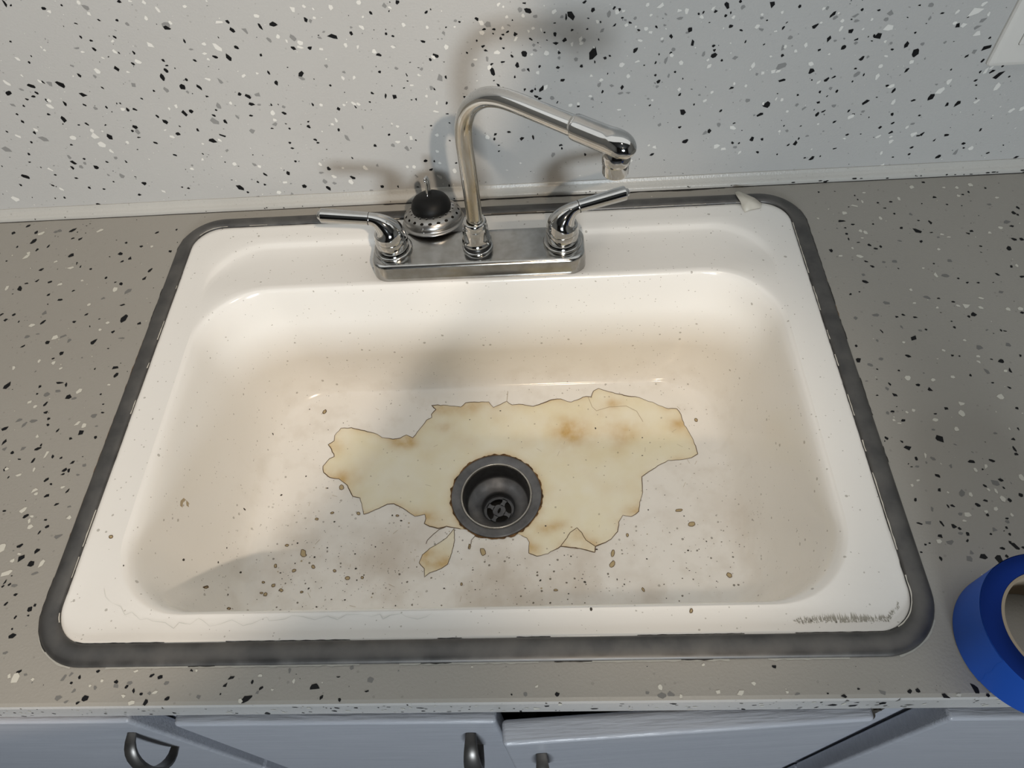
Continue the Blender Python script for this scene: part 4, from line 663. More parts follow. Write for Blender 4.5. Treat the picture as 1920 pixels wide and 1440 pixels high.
ring_strip('sealant_line', M['caulk'], 0, .0182, .0200, .0006, 5, lambda p, i: p[1] < .01 and nz((p[0] * 20, 7, 1)) > -.25)
ring_strip('grime_edge', M['gap'], 0, .0178, .0192, .0009, 6, lambda p, i: (p[0] > .3 and .30 < p[1] < .50 and nz((p[1] * 40, 7, 4)) > -.2) or (nz((p[0] * 17, p[1] * 17, 9)) > .25))
ring_strip('rust_edge', M['rust'], 0, .0176, .0190, .0007, 7, lambda p, i: (p[0] < -.3 and .10 < p[1] < .36 and nz((p[1] * 30, 2, 4)) > -.1) or (p[0] > .3 and .33 < p[1] < .45 and nz((p[1] * 60, 1, 4)) > -.1))

merge(rim, *marks)
# decals of lost coating, laid on the surface of the basin
def cut_to_surface(poly, cell, lift, name, mat, parent, stain=None):
    bm = bmesh.new()
    vs = [bm.verts.new((x, y, 0)) for x, y in poly]
    es = [bm.edges.new((vs[i], vs[(i + 1) % len(vs)])) for i in range(len(vs))]
    bmesh.ops.triangle_fill(bm, edges=es, use_beauty=True)
    xs = [p[0] for p in poly]; ys = [p[1] for p in poly]
    for lo, hi, ax in ((min(xs), max(xs), 0), (min(ys), max(ys), 1)):
        v = lo + cell
        while v < hi:
            co = Vector((v, 0, 0)) if ax == 0 else Vector((0, v, 0))
            no = Vector((1, 0, 0)) if ax == 0 else Vector((0, 1, 0))
            bmesh.ops.bisect_plane(bm, geom=bm.verts[:] + bm.edges[:] + bm.faces[:], plane_co=co, plane_no=no)
            v += cell
    bmesh.ops.remove_doubles(bm, verts=bm.verts, dist=1e-6)
    for v in bm.verts:
        z, nn = basin_z(v.co.x, v.co.y)
        v.co.z = z + lift
    for f in bm.faces:
        if f.normal.z < 0: f.normal_flip()
    vals = None
    if stain: vals = [stain(v.co.x, v.co.y) for v in bm.verts]
    o = finish(bm, name, mat, smooth=True, recalc=False)
    if vals:
        at = o.data.attributes.new('stain', 'FLOAT', 'POINT')
        at.data.foreach_set('value', vals)
    me = o.data
    if me.polygons and sum(p.normal.z for p in me.polygons) < 0: me.flip_normals()
    return adopt(o, parent)

def outline(bm, poly, wfun, lift, mi=0, closed=True):
    n = len(poly); P = []
    for i in range(n if closed else n - 1):
        a = Vector(poly[i]); b = Vector(poly[(i + 1) % n]); m = max(1, int((b - a).length / .0016))
        for k in range(m): P.append(a + (b - a) * k / m)
    if not closed: P.append(Vector(poly[-1]))
    n = len(P); rows = []
    for i, p in enumerate(P):
        a = P[(i - 1) % n] if closed or i else p; b = P[(i + 1) % n] if closed or i < n - 1 else p
        t = (b - a).normalized(); nn = Vector((-t.y, t.x)); w_ = wfun(p.x, p.y) * .5
        jit = .00022 * mnoise.noise((p.x * 900, p.y * 900, 1))
        q = p + nn * jit
        row = []
        for s in (-1, 1):
            r = q + nn * w_ * s
            row.append(bm.verts.new((r.x, r.y, basin_z(r.x, r.y)[0] + lift)))
        rows.append(row)
    m = len(rows)
    for i in range(m if closed else m - 1):
        a = rows[i]; b = rows[(i + 1) % m]
        f = bm.faces.new((a[0], a[1], b[1], b[0])); f.material_index = mi
# ------------------------------------------------------------------ lost coating: outlines measured on the surface (tenths of a millimetre)
def pl(s): 
    v = [int(q) * 1e-4 for q in s.split(',')]
    return list(zip(v[0::2], v[1::2]))
PATCH = pl("-2147,3170,-2078,3282,-1937,3288,-1763,3243,-1589,3192,-1514,3139,-1372,3117,-1275,3129,-1194,3177,-1107,3133,-1015,3263,-935,3381,-865,3416,-873,3462,-813,3530,-873,3594,-671,3588,-476,3557,-414,3616,-271,3621,-99,3618,-36,3536,58,3575,144,3618,215,3564,357,3564,498,3531,583,3555,726,3611,868,3624,1008,3572,1209,3648,1279,3639,1312,3724,1385,3762,1522,3706,1715,3644,1907,3604,2118,3495,2273,3411,2381,3404,2424,3314,2444,3154,2513,2977,2546,2836,2556,2723,2471,2674,2365,2657,2183,2658,2046,2591,1934,2519,1836,2453,1824,2252,1777,2113,1752,1990,1659,1932,1560,1955,1502,1868,1480,1748,1398,1659,1333,1622,1205,1574,1193,1500,1017,1556,793,1591,640,1501,509,1475,414,1517,420,1660,390,1717,314,1761,185,1821,4,1839,-152,1843,-282,1842,-412,1854,-490,1871,-596,1892,-698,1865,-804,1894,-871,1930,-858,1992,-873,2054,-996,2026,-1107,2105,-1191,2155,-1273,2195,-1352,2188,-1451,2130,-1537,2086,-1629,2048,-1663,2156,-1704,2271,-1798,2290,-1885,2445,-1944,2489,-2004,2533,-2114,2547,-2211,2622,-2233,2714,-2167,2822,-2109,2854,-2160,2963,-2212,3032,-2142,3090"); LEAF = pl("-503,1863,-487,1709,-509,1543,-550,1393,-621,1340,-754,1288,-811,1236,-821,1343,-891,1417,-863,1520,-781,1602,-659,1683,-586,1738,-527,1821"); TRI = pl("793,1591,873,1698,914,1765,1000,1824,1053,1758,1098,1660,1205,1574,1193,1500,1017,1556"); BLOBS = pl("-704,3276,-355,3538,936,3219,1566,3526,2366,3175,1015,3112,-1158,3060,-2139,3011,-1939,2549,622,1819,998,1665,1141,1550,465,1575,-727,3534,1698,3100,1678,2008,-1270,3061,-835,1964,777,1868"); LBLOBS = pl("-802,1547,-589,1421,-713,1395,-843,1438")
CRACKS = [pl("-608,1884,-684,1851,-757,1782,-816,1713,-830,1663"), pl("-232,1767,-281,1707,-286,1651,-317,1590"), pl("1236,3641,1284,3491,1337,3434,1507,3482,1730,3487,1861,3401,1928,3239"), pl("159,3768,153,3689,144,3618"), pl("-3176,1549,-3178,1602,-3174,1647,-3167,1639,-3163,1596")]
BAND = pl("-3353,497,-3314,421,-3245,370,-3143,331,-3081,256,-3025,280,-2928,211,-2869,222,-2810,197,-2693,183,-2602,130,-2568,181,-2463,164,-2403,215,-2360,196,-2284,144,-2190,163,-2100,198,-1988,145,-1907,164,-1795,217,-1764,183,-1655,194,-1629,196,-1569,227,-1478,215,-1363,186,-1258,217,-1164,183,-1094,225,-974,228,-872,205,-798,225,-766,181,-710,213,-613,227,-567,199,-467,176,-393,196,-342,228")
CHIPS = [tuple(int(q) * 1e-4 for q in c.split(',')) for c in "-2290,1534,34,49;-2593,1383,17,23;-2362,1324,23,18;-2144,1370,21,22;-1882,1323,19,16;-1638,1350,16,14;-1718,1233,29,23;-1544,1238,18,17;-2571,1145,20,21;-2468,1088,21,19;-2646,1041,20,22;-2692,1055,21,10;-2153,1108,11,15;-2226,1066,19,11;-2505,1638,22,14;-2380,1666,13,12;-2021,2064,20,15;-1696,2060,21,20;-2199,1979,20,15;-2023,890,13,11;-1976,1946,12,11;-1276,2038,11,13;-1212,2035,20,12;-1160,1969,16,10;-302,1621,14,38;-2930,1257,9,14;-2992,1990,8,13;-2185,892,7,7;-2700,1183,18,11;-1438,1625,9,10;-370,1140,12,20;2229,1975,42,18;2349,1792,40,28;1590,1697,15,22;1402,1481,22,42;1385,1342,31,40;2680,1157,30,30;1054,1134,16,16;719,1043,25,13;1704,1025,12,25;1500,1094,11,10;1786,1391,10,9;2488,1570,8,9;2529,1094,8,7;1949,916,7,7;1018,236,15,17;1855,207,12,19;1868,2004,9,10;1219,1536,15,10;545,1167,12,14;1424,1156,7,16;1025,1176,10,6;833,1474,7,8;2677,1700,5,7;2759,1421,5,6;-2335,3537,23,30;2605,3216,19,29;1308,3187,11,16;-137,1549,30,52;-1956,2415,30,35;-2334,3537,25,32;-2696,2305,15,13;-2428,2567,10,13;-2128,2401,14,9;-2920,3126,7,16;-2245,3256,7,7;-3038,913,3,28;-3050,1249,3,15;-2950,949,4,13;-3031,1450,3,12;-3138,1066,3,16;-2879,778,7,19;-2929,1256,8,14;-3245,713,6,10;-3452,993,20,17".split(';')]

def jag(poly, amp, step, seed):
    out = []; n = len(poly)
    for i in range(n):
        a = Vector(poly[i]); b = Vector(poly[(i + 1) % n]); m = max(1, int((b - a).length / step))
        t = (b - a).normalized() if (b - a).length > 0 else Vector((1, 0)); nn = Vector((-t.y, t.x))
        for k in range(m):
            p = a + (b - a) * k / m
            j = amp * mnoise.noise((p.x * 330 + seed, p.y * 330, seed)) if k else 0
            out.append(tuple(p + nn * j))
    return out
PJ = jag(PATCH, .0012, .004, 1.0)
def segd(p, a, b):
    ab = (b[0] - a[0], b[1] - a[1]); q = ab[0] ** 2 + ab[1] ** 2
    t = 0 if q == 0 else max(0, min(1, ((p[0] - a[0]) * ab[0] + (p[1] - a[1]) * ab[1]) / q))
    return math.hypot(p[0] - a[0] - ab[0] * t, p[1] - a[1] - ab[1] * t)
def edge_d(x, y, poly): return min(segd((x, y), poly[i], poly[(i + 1) % len(poly)]) for i in range(len(poly)))
def stain_patch(x, y):
    s = 0
    for k, (bx, by) in enumerate(BLOBS):
        r = .011 + .005 * (k % 3)
        s += .62 * math.exp(-((x - bx) ** 2 + ((y - by) * 1.5) ** 2) / (r * r))
    e = edge_d(x, y, PATCH)
    s += .50 * math.exp(-e / .005) * (0.35 + mnoise.noise((x * 40, y * 40, 3)) + .35)
    q = math.hypot(x - DR[0], y - DR[1])
    s += .85 * math.exp(-max(0, q - .0565) / .0038)
    s += .30 * max(0, mnoise.noise((x * 28, y * 28, 8)))
    # broader yellowing across the right part
    s += .20 * math.exp(-((x - .12) ** 2 / .0045 + (y - .31) ** 2 / .0022))
    return max(0, min(1, s))
patch = cut_to_surface(PJ, .0035, .00022, 'bare_enamel_patch', M['bare'], sink, stain_patch)
bm = bmesh.new(); bm.from_mesh(patch.data)
bmesh.ops.delete(bm, geom=[f for f in bm.faces if all(math.hypot(v.co.x - DR[0], v.co.y - DR[1]) < .0530 for v in f.verts)], context='FACES')
for v in bm.verts:
    if v.co.z > -.1: v.co.z = -.2034
bm.to_mesh(patch.data); bm.free()
tag(patch, 'yellowed bare patch around the drain')
leaf = cut_to_surface(jag(LEAF, .0006, .003, 2.0), .0035, .00024, 'bare_enamel_patch', M['bare'], sink,
                      lambda x, y: min(1, sum(.55 * math.exp(-((x - a) ** 2 + (y - b) ** 2) / .00009) for a, b in LBLOBS) + .15))
tri = cut_to_surface(jag(TRI, .0005, .003, 3.0), .0035, .00030, 'coating_flake', M['bare'], sink, lambda x, y: .42 + .3 * mnoise.noise((x * 60, y * 60, 1)))
bm = bmesh.new()
def wpatch(x, y):
    d = math.hypot(x - DR[0], y - DR[1])
    if d < .062: return .0001
    t = mnoise.noise((x * 35, y * 35, 12))
    return .00055 + .0009 * max(0, t + .25)
def keep_patch(P):
    return P
outline(bm, PJ, wpatch, .00034)
outline(bm, jag(LEAF, .0006, .003, 2.0), lambda x, y: .0007, .00034)
outline(bm, jag(TRI, .0005, .003, 3.0), lambda x, y: .0008, .00040)
for c in CRACKS[:2]: outline(bm, c, lambda x, y: .0007, .00034, 0, False)
for c in CRACKS[2:]: outline(bm, c, lambda x, y: .0006, .00034, 1, False)
for v in list(bm.verts):
    if math.hypot(v.co.x - DR[0], v.co.y - DR[1]) < .0560: v.co.z = min(v.co.z, -.2032) if v.co.z < -.1 else -.2034
bmk = [finish(bm, 'coating_edge', [M['chip_edge'], M['chip_edge_pale']], smooth=False, recalc=False)]
# small chips
bm = bmesh.new(); rng = random.Random(31)
for (x, y, a, b) in CHIPS:
    big = max(a, b) > .0018
    n = 9 if big else 6
    a0 = rng.uniform(0, 6.28); poly = []
    sl = rng.choice((-.25, .0, .3))
    for i in range(n):
        t = a0 + 6.283 * (i + rng.uniform(-.2, .2)) / n; k = rng.uniform(.8, 1.15)
        dx, dy = a * math.cos(t) * k, b * math.sin(t) * k
        poly.append((x + dx + sl * dy, y + dy))
    def P(q, l): return Vector((q[0], q[1], basin_z(*q)[0] + l))
    vs = [bm.verts.new(P(q, .00025)) for q in poly]
    f = bm.faces.new(vs); f.material_index = 2 if big else 3
    if big: outline(bm, poly, lambda x, y: .00065, .0004, 0)
# pits and flecks too small to outline
for i in range(330):
    if i < 150: x, y = rng.gauss(-.185, .05), rng.gauss(.125, .035)
    elif i < 270: x, y = rng.uniform(-.20, .25), rng.uniform(.075, .19)
    else: x, y = rng.uniform(-.26, .27), rng.uniform(.10, .37)
    if not (-.262 < x < .262 and .072 < y < .375): continue
    if math.hypot(x - DR[0], y - DR[1]) < .062: continue
    a = .00022 + min(.0011, rng.expovariate(1 / .00032)); b = a * rng.uniform(.45, 1)
    q = [(x + a * math.cos(t), y + b * math.sin(t)) for t in [6.283 * j / 5 + i for j in range(5)]]
    f = bm.faces.new([bm.verts.new(Vector((*p, basin_z(*p)[0] + .0003))) for p in q]); f.material_index = 3 if rng.random() < .7 else 1
# fine scratches
for i in range(46):
    x, y = rng.uniform(-.24, .25), rng.uniform(.08, .36)
    if math.hypot(x - DR[0], y - DR[1]) < .075: continue
    an = rng.uniform(0, 3.14); l = rng.uniform(.002, .009)
    outline(bm, [(x, y), (x + l * math.cos(an), y + l * math.sin(an) * .8)], lambda x, y: .00035, .00026, 1, False)
bmk.append(finish(bm, 'chips_and_pits', [M['chip_edge'], M['chip_edge_pale'], M['chip_fill'], M['pit']], smooth=False, recalc=False))
# ragged edge of the coating on the front lip: pale hairline
bm = bmesh.new()
outline(bm, BAND, lambda x, y: .0006 * (0.6 + mnoise.noise((x * 60, y * 60, 2))), .00025, 0, False)
bmk.append(finish(bm, 'coating_edge', [M['bare_grey']], smooth=False, recalc=False))
# roughened patch of worn coating in the front right corner of the rim
bm = bmesh.new()
for i in range(420):
    t = rng.random(); x = .268 + .088 * t; y0 = .0085 + .004 * rng.random() + (.010 * max(0, t - .86) / .14 * 1.2)
    l = rng.uniform(.001, .0055) * (0.35 + math.sin(math.pi * min(1, t * 1.1)) * .8); wv = rng.uniform(.00015, .00042)
    sx = rng.uniform(-.0012, .0008)
    q = [(x - wv, y0), (x + wv, y0), (x + sx, y0 + l)]
    f = bm.faces.new([bm.verts.new(Vector((*p, basin_z(*p)[0] + .0003))) for p in q]); f.material_index = 0
bmk.append(finish(bm, 'worn_coating', [plain('worn_coating', (.36, .34, .29), .8)], smooth=False, recalc=False))
merge(basin, *bmk)
# strip of film that has lifted over the rim at the back right corner
bm = bmesh.new()
fl = [(.3085, .5290, .0062), (.3125, .5300, .0070), (.3165, .5285, .0064), (.3235, .5225, .0066), (.3300, .5165, .0070), (.3380, .5090, .0040), (.3360, .5040, .0022),
      (.3300, .5030, .0018), (.3235, .5020, .0016), (.3165, .4990, .0014), (.3140, .5060, .0024), (.3125, .5120, .0062), (.3100, .5205, .0068)]
vs = [bm.verts.new(p) for p in fl]; c = bm.verts.new((.3215, .5130, .0066))
for i in range(len(vs)): bm.faces.new((vs[i], vs[(i + 1) % len(vs)], c))
pf = adopt(finish(bm, 'peeled_film', M['coat_film'], smooth=True), sink)
so = pf.modifiers.new('thickness', 'SOLIDIFY'); so.thickness = .0005
tag(pf, 'lifted strip of coating curling over the rim')

# ------------------------------------------------------------------ drain
ZD = -.2035
bm = bmesh.new()
prof = [(.0565, ZD + .0003), (.0568, ZD + .0010), (.0562, ZD + .0017), (.0540, ZD + .0018), (.0470, ZD + .0006), (.0452, ZD + .0002)]
lathe(bm, prof, 96, *DR)
dn = adopt(finish(bm, 'drain', M['drain']), sink)
bm = bmesh.new()
prof = [(.0452, ZD + .0002), (.0446, ZD + .0016), (.0436, ZD + .0020), (.0426, ZD + .0012), (.0420, ZD - .0015)]
lathe(bm, prof, 96, *DR); finish(bm, 'drain_lip', M['drain_lip'], dn)
bm = bmesh.new()
prof = [(.0422, ZD - .0015), (.0412, ZD - .008), (.0402, ZD - .022), (.0395, ZD - .0255), (.0380, ZD - .0270), (.0300, ZD - .0300), (.0225, ZD - .0335), (.0205, ZD - .0355), (.0198, ZD - .040), (.0196, ZD - .060)]
lathe(bm, prof, 96, *DR); finish(bm, 'drain_cup', M['drain'], dn)
# cross-bar grate at the bottom of the cup
bm = bmesh.new()
ZG = ZD - .0455
def ringflat(bm, r0, r1, z0, z1, seg=64):
    lathe(bm, [(r0, z1), (r1, z1), (r1, z0), (r0, z0), (r0, z1)], seg, *DR)
ringflat(bm, .0163, .0199, ZG - .002, ZG)
# hub with an oval hole
seg = 40; ro = []; ri = []
for zz in (ZG - .002, ZG):
    ro.append([bm.verts.new((DR[0] + .0085 * math.cos(6.2832 * i / seg), DR[1] + .0085 * math.sin(6.2832 * i / seg), zz)) for i in range(seg)])
    e = []
    for i in range(seg):
        a = 6.2832 * i / seg; ux, uy = .0018 * math.cos(a), .0040 * math.sin(a); an = math.radians(-20)
        e.append(bm.verts.new((DR[0] + ux * math.cos(an) - uy * math.sin(an), DR[1] + ux * math.sin(an) + uy * math.cos(an), zz)))
    ri.append(e)
for i in range(seg):
    j = (i + 1) % seg
    bm.faces.new((ro[1][i], ro[1][j], ri[1][j], ri[1][i])); bm.faces.new((ro[0][i], ro[0][j], ro[1][j], ro[1][i])); bm.faces.new((ri[0][i], ri[0][j], ri[1][j], ri[1][i]))
for a in (62, 152, 242, 332):
    A = math.radians(a); d = Vector((math.cos(A), math.sin(A), 0)); p = Vector((-d.y, d.x, 0)); c = Vector((*DR, 0))
    q = []
    for zz in (ZG - .002, ZG):
        for rr, hw in ((.0075, .0034), (.0125, .0022), (.0172, .0040)):
            for s in (-1, 1): q.append(bm.verts.new(c + d * rr + p * hw * s + Vector((0, 0, zz))))
    for k in (0, 2):
        bm.faces.new((q[6 + k], q[7 + k], q[9 + k], q[8 + k]))
        bm.faces.new((q[k], q[6 + k], q[8 + k], q[2 + k])); bm.faces.new((q[1 + k], q[7 + k], q[9 + k], q[3 + k]))
finish(bm, 'drain_grate', M['drain'], dn, smooth=False)
bm = bmesh.new(); lathe(bm, [(.0196, ZD - .060), (0, ZD - .060)], 32, *DR)
finish(bm, 'drain_dark_disc', M['gap'], dn)  # flat dark disc in place of the shaded depth of the pipe
# rust round the flange
bm = bmesh.new(); n = 260; pv = None; first = None
for i in range(n + 1):
    a = 6.28318 * i / n
    q = max(0, mnoise.noise((math.cos(a) * 9, math.sin(a) * 9, 4)) + .55) * .0022 + max(0, mnoise.noise((math.cos(a) * 40, math.sin(a) * 40, 4))) * .0012 + .0003
    r0, r1 = .0555, .0568 + q
    A = (DR[0] + r0 * math.cos(a), DR[1] + r0 * math.sin(a)); B = (DR[0] + r1 * math.cos(a), DR[1] + r1 * math.sin(a))
    cur = (bm.verts.new((*A, ZD + .0008)), bm.verts.new((*B, basin_z(*B)[0] + .0006)))
    if pv: bm.faces.new((pv[0], pv[1], cur[1], cur[0]))
    pv = cur
finish(bm, 'rust_ring', M['rust'], dn, smooth=False)

# ------------------------------------------------------------------ faucet
FX, FY, FZ = -.005, .441, -.0054
fa = thing('faucet', 'chrome two-handle kitchen faucet with high bent spout swung to the right', 'faucet', (FX, FY, FZ))
PT = .0215   # top of the deck plate above the counter
bm = bmesh.new()
def plate_loop(hx, hy, ch, z, n=10):
    # long plate with bevelled, rounded ends
    return [(FX + x, FY + y, z) for x, y in rrect(-hx, hx, -hy, hy, ch, n, 30, 2)]
L = [plate_loop(.1250, .0295, .0192, FZ), plate_loop(.1248, .0294, .0190, .006), plate_loop(.1240, .0288, .0186, .0170), plate_loop(.1237, .0286, .0184, .0186), plate_loop(.1225, .0275, .0178, .0200), plate_loop(.1208, .0260, .0170, .0211),
     plate_loop(.1196, .0250, .0165, PT), plate_loop(.1160, .0215, .0150, PT - .0003), plate_loop(.06, .006, .0055, PT - .0003)]
rows = loft(bm, L); bm.faces.new(rows[-1])
adopt(finish(bm, 'deck_plate', M['chrome_plate']), fa)
# rusty line under the plate
bm = bmesh.new()
L = [plate_loop(.1250, .0295, .0192, FZ + .0008), plate_loop(.1257, .0303, .0197, FZ + .0008)]
loft(bm, L); adopt(finish(bm, 'stain_line', M['rust'], smooth=False), fa)
# spout base
bm = bmesh.new()
lathe(bm, [(.0178, 0), (.0178, .0015), (.0170, .0026), (.0160, .0028)], 48, FX, FY, PT); adopt(finish(bm, 'base_ring', M['chrome']), fa)
bm = bmesh.new()
lathe(bm, [(.0162, .002), (.0164, .0085), (.0155, .0088)], 48, FX, FY, PT); adopt(finish(bm, 'seal_ring', M['black_plastic']), fa)
bm = bmesh.new()
lathe(bm, [(.0150, .0085), (.0168, .0090), (.0172, .0105), (.0166, .0120), (.0158, .0128), (.0155, .018), (.0148, .026), (.0140, .0315), (.0134, .0325), (.0136, .0345), (.0134, .0375), (.0128, .0385), (.0126, .0400), (.0110, .0405), (.0090, .0400)], 48, FX, FY, PT)
adopt(finish(bm, 'spout_base', M['chrome']), fa)
ax, ay = .7696, -.6386
def sp(s, z): return (FX + s * ax, FY + .001 + s * ay, z)
SP = [(0, .045), (.0012, .075), (.0016, .11), (.0014, .145), (.0016, .168), (.0055, .190), (.0170, .2110), (.0350, .2265), (.0540, .2340), (.0730, .2365), (.1017, .2375), (.1250, .2382), (.150, .2390)]
bm = bmesh.new(); tube(bm, [sp(*p) for p in SP], [.0088] * 4 + [.0088, .0088, .0089, .0090, .0090, .0090, .0090, .0090, .0090], 36, 8)
adopt(finish(bm, 'spout', M['chrome_post']), fa)
bm = bmesh.new()
SL = [(.1400, .2386), (.1402, .2387), (.1412, .2387), (.155, .2391), (.172, .2397), (.1795, .2400), (.1860, .2392), (.1905, .2365), (.1928, .2330)]
tube(bm, [sp(*p) for p in SL], [.0088, .0104, .0110, .0111, .0113, .0118, .0116, .0098, .0055], 40, 6)
c = sp(.1815, 0)
lathe(bm, [(.0100, .238), (.0122, .234), (.0122, .228), (.0120, .2235), (.0113, .2225)], 40, c[0], c[1], 0)
adopt(finish(bm, 'spout_tip', M['chrome']), fa)
bm = bmesh.new()
lathe(bm, [(.0112, .2238), (.0112, .2125), (.0108, .2115), (.0098, .2113), (.0095, .2150), (0, .2152)], 40, c[0], c[1], 0)
adopt(finish(bm, 'aerator', M['chrome']), fa)

def handle(cx, dirv, label):
    h = bpy.data.objects.new('handle', None); COL.objects.link(h); h.location = (cx, FY + .001, PT); bpy.context.view_layer.update()
    adopt(h, fa); tag(h, label)
    bpy.context.view_layer.update()
    bm = bmesh.new()
    lathe(bm, [(.0222, -.0002), (.0222, .0022), (.0214, .0036), (.0198, .0040), (.0175, .0038)], 48, cx, FY + .001, PT)
    adopt(finish(bm, 'escutcheon', M['chrome_plate']), h)
    bm = bmesh.new()
    lathe(bm, [(.0170, .0025), (.0172, .0050), (.0180, .0062), (.0186, .0100), (.0188, .0150), (.0186, .0196), (.0181, .0204)], 48, cx, FY + .001, PT)
    adopt(finish(bm, 'hub', M['chrome']), h)
    d = Vector(dirv).normalized(); c0 = Vector((cx, FY + .001, PT))
    pts = [(0, .0200), (0, .0206), (0, .0250), (.0004, .0300), (.0024, .0350), (.0058, .0400), (.0100, .0440), (.0145, .0462), (.0195, .0474)]
    rr = [.0178, .0184, .0180, .0162, .0134, .0110, .0088, .0074, .0069]
    bm = bmesh.new(); tube(bm, [c0 + d * s + Vector((0, 0, z)) for s, z in pts], rr, 36, 6)
    adopt(finish(bm, 'neck', M['chrome']), h)
    bm = bmesh.new()
    pts = [(.0190, .0473), (.0191, .0473), (.0205, .0476), (.030, .0484), (.050, .0500), (.070, .0516), (.0725, .0518), (.0738, .0519)]
    rr = [.0055, .0068, .0071, .0073, .0077, .0081, .0078, .0064]
    tube(bm, [c0 + d * s + Vector((0, 0, z)) for s, z in pts], rr, 32, 5)
    adopt(finish(bm, 'lever', M['chrome']), h)
    bm = bmesh.new()
    pts = [(.0736, .0519), (.0750, .0520), (.0765, .0521), (.0780, .0522)]
    tube(bm, [c0 + d * s + Vector((0, 0, z)) for s, z in pts], [.0062, .0048, .0040, .0012], 24, 3)
    adopt(finish(bm, 'end_cap', M['chrome']), h)
    bm = bmesh.new()
    tube(bm, [c0 + d * .0189 + Vector((0, 0, .0473)), c0 + d * .0196 + Vector((0, 0, .0474))], [.00725, .00725], 32, 1)
    adopt(finish(bm, 'seam_ring', M['gap']), h)
handle(-.1040, (-.058, .004, 0), 'left handle, lever pointing left')
handle(.0935, (.0585, .0150, 0), 'right handle, lever pointing right and slightly back')

# ------------------------------------------------------------------ strainer basket
sb = thing('basket_strainer', 'steel sink basket strainer with black rubber stopper resting behind the faucet plate', 'sink strainer', (0, 0, 0))
bm = bmesh.new()
SEG = 40
prof = [(.0300, .0004), (.0370, .0000), (.0380, .0010), (.0378, .0022), (.0362, .0030), (.0350, .0034), (.0348, .0050), (.0356, .0070), (.0352, .0100), (.0335, .0130), (.0308, .0155), (.0278, .0172), (.0240, .0182), (.0205, .0186)]
rings = lathe(bm, prof, SEG)
bm.faces.ensure_lookup_table()
holes = []; holes2 = []
for f in bm.faces:
    c = f.calc_center_median(); r = math.hypot(c.x, c.y); i = int(round((math.degrees(math.atan2(c.y, c.x)) % 360) / (360 / SEG) - .5))
    if .0308 < r < .0335 and c.z > .012 and i % 2 == 0: holes.append(f)
    if .0240 < r < .0278 and c.z > .016 and i % 2 == 1: holes2.append(f)
bmesh.ops.inset_individual(bm, faces=holes, thickness=.00015)
bmesh.ops.inset_individual(bm, faces=holes2, thickness=.0009)
bmesh.ops.delete(bm, geom=holes + holes2, context='FACES')
cup = finish(bm, 'basket', M['basket'])
sm = cup.modifiers.new('smooth', 'SUBSURF'); sm.levels = 2; sm.render_levels = 2
so = cup.modifiers.new('thickness', 'SOLIDIFY'); so.thickness = .0006; so.offset = -1
bm = bmesh.new(); lathe(bm, [(.0345, .0030), (.0325, .0115), (.0200, .0160), (0, .0165)], 40); inner = finish(bm, 'basket_inside', M['gap'])
bm = bmesh.new()
lathe(bm, [(.0200, .0150), (.0232, .0186), (.0240, .0205), (.0236, .0235), (.0222, .0275), (.0195, .0315), (.0150, .0345), (.0090, .0360), (.0035, .0362), (0, .0362)], 48)
rub = finish(bm, 'rubber_stopper', M['black_rubber'])
bm = bmesh.new()
tube(bm, [(0, 0, .0355), (0, 0, .0372), (0, 0, .042), (.0002, 0, .048), (-.0002, 0, .0545), (-.0008, 0, .0580)], [.0048, .0044, .0042, .0046, .0046, .0030], 20, 4, True, .5)
knob = finish(bm, 'knob_post', M['chrome'])
for o in (cup, inner, rub, knob): o.parent = sb
sb.location = (-.0605, .4905, .0172)
sb.rotation_euler = (math.radians(-13), math.radians(2), math.radians(15))

# ------------------------------------------------------------------ blue tape roll
TX, TY = .4482, -.0102
tr = thing('tape_roll', 'roll of blue painter tape lying flat on the right corner of the counter edge', 'tape', (TX, TY, 0))
bm = bmesh.new()
lathe(bm, [(.0567, .0012), (.0570, .004), (.0570, .0445), (.0567, .0472)], 128, TX, TY)
# loose end of the tape: a small step with a torn edge
a0 = math.radians(196)
adopt(finish(bm, 'tape_outer', M['tape']), tr)
bm = bmesh.new()
lathe(bm, [(.0567, .0472), (.0560, .0477), (.0425, .0477), (.0424, .0470)], 128, TX, TY)
lathe(bm, [(.0425, .0006), (.0560, .0006), (.0567, .0012)], 128, TX, TY)
adopt(finish(bm, 'tape_side', M['tape_side']), tr)
bm = bmesh.new()
n = 60; A0, A1 = math.radians(60), math.radians(203)
pv = None
for i in range(n + 1):
    a = A0 + (A1 - A0) * i / n
    cur = [bm.verts.new((TX + .05722 * math.cos(a + (.10 * (1 - k / 6) + .02 * math.sin(k * 2.4) if i == n else 0)), TY + .05722 * math.sin(a + (.10 * (1 - k / 6) + .02 * math.sin(k * 2.4) if i == n else 0)), .0012 + .0458 * k / 6)) for k in range(7)]
    if pv:
        for k in range(6): bm.faces.new((pv[k], cur[k], cur[k + 1], pv[k + 1]))
    pv = cur
adopt(finish(bm, 'loose_end', M['tape']), tr)
bm = bmesh.new()
lathe(bm, [(.0424, .0006), (.0424, .0478), (.0402, .0478), (.0402, .0006), (.0424, .0006)], 96, TX, TY)
adopt(sharp(finish(bm, 'cardboard_core', M['cardboard']), 40), tr)

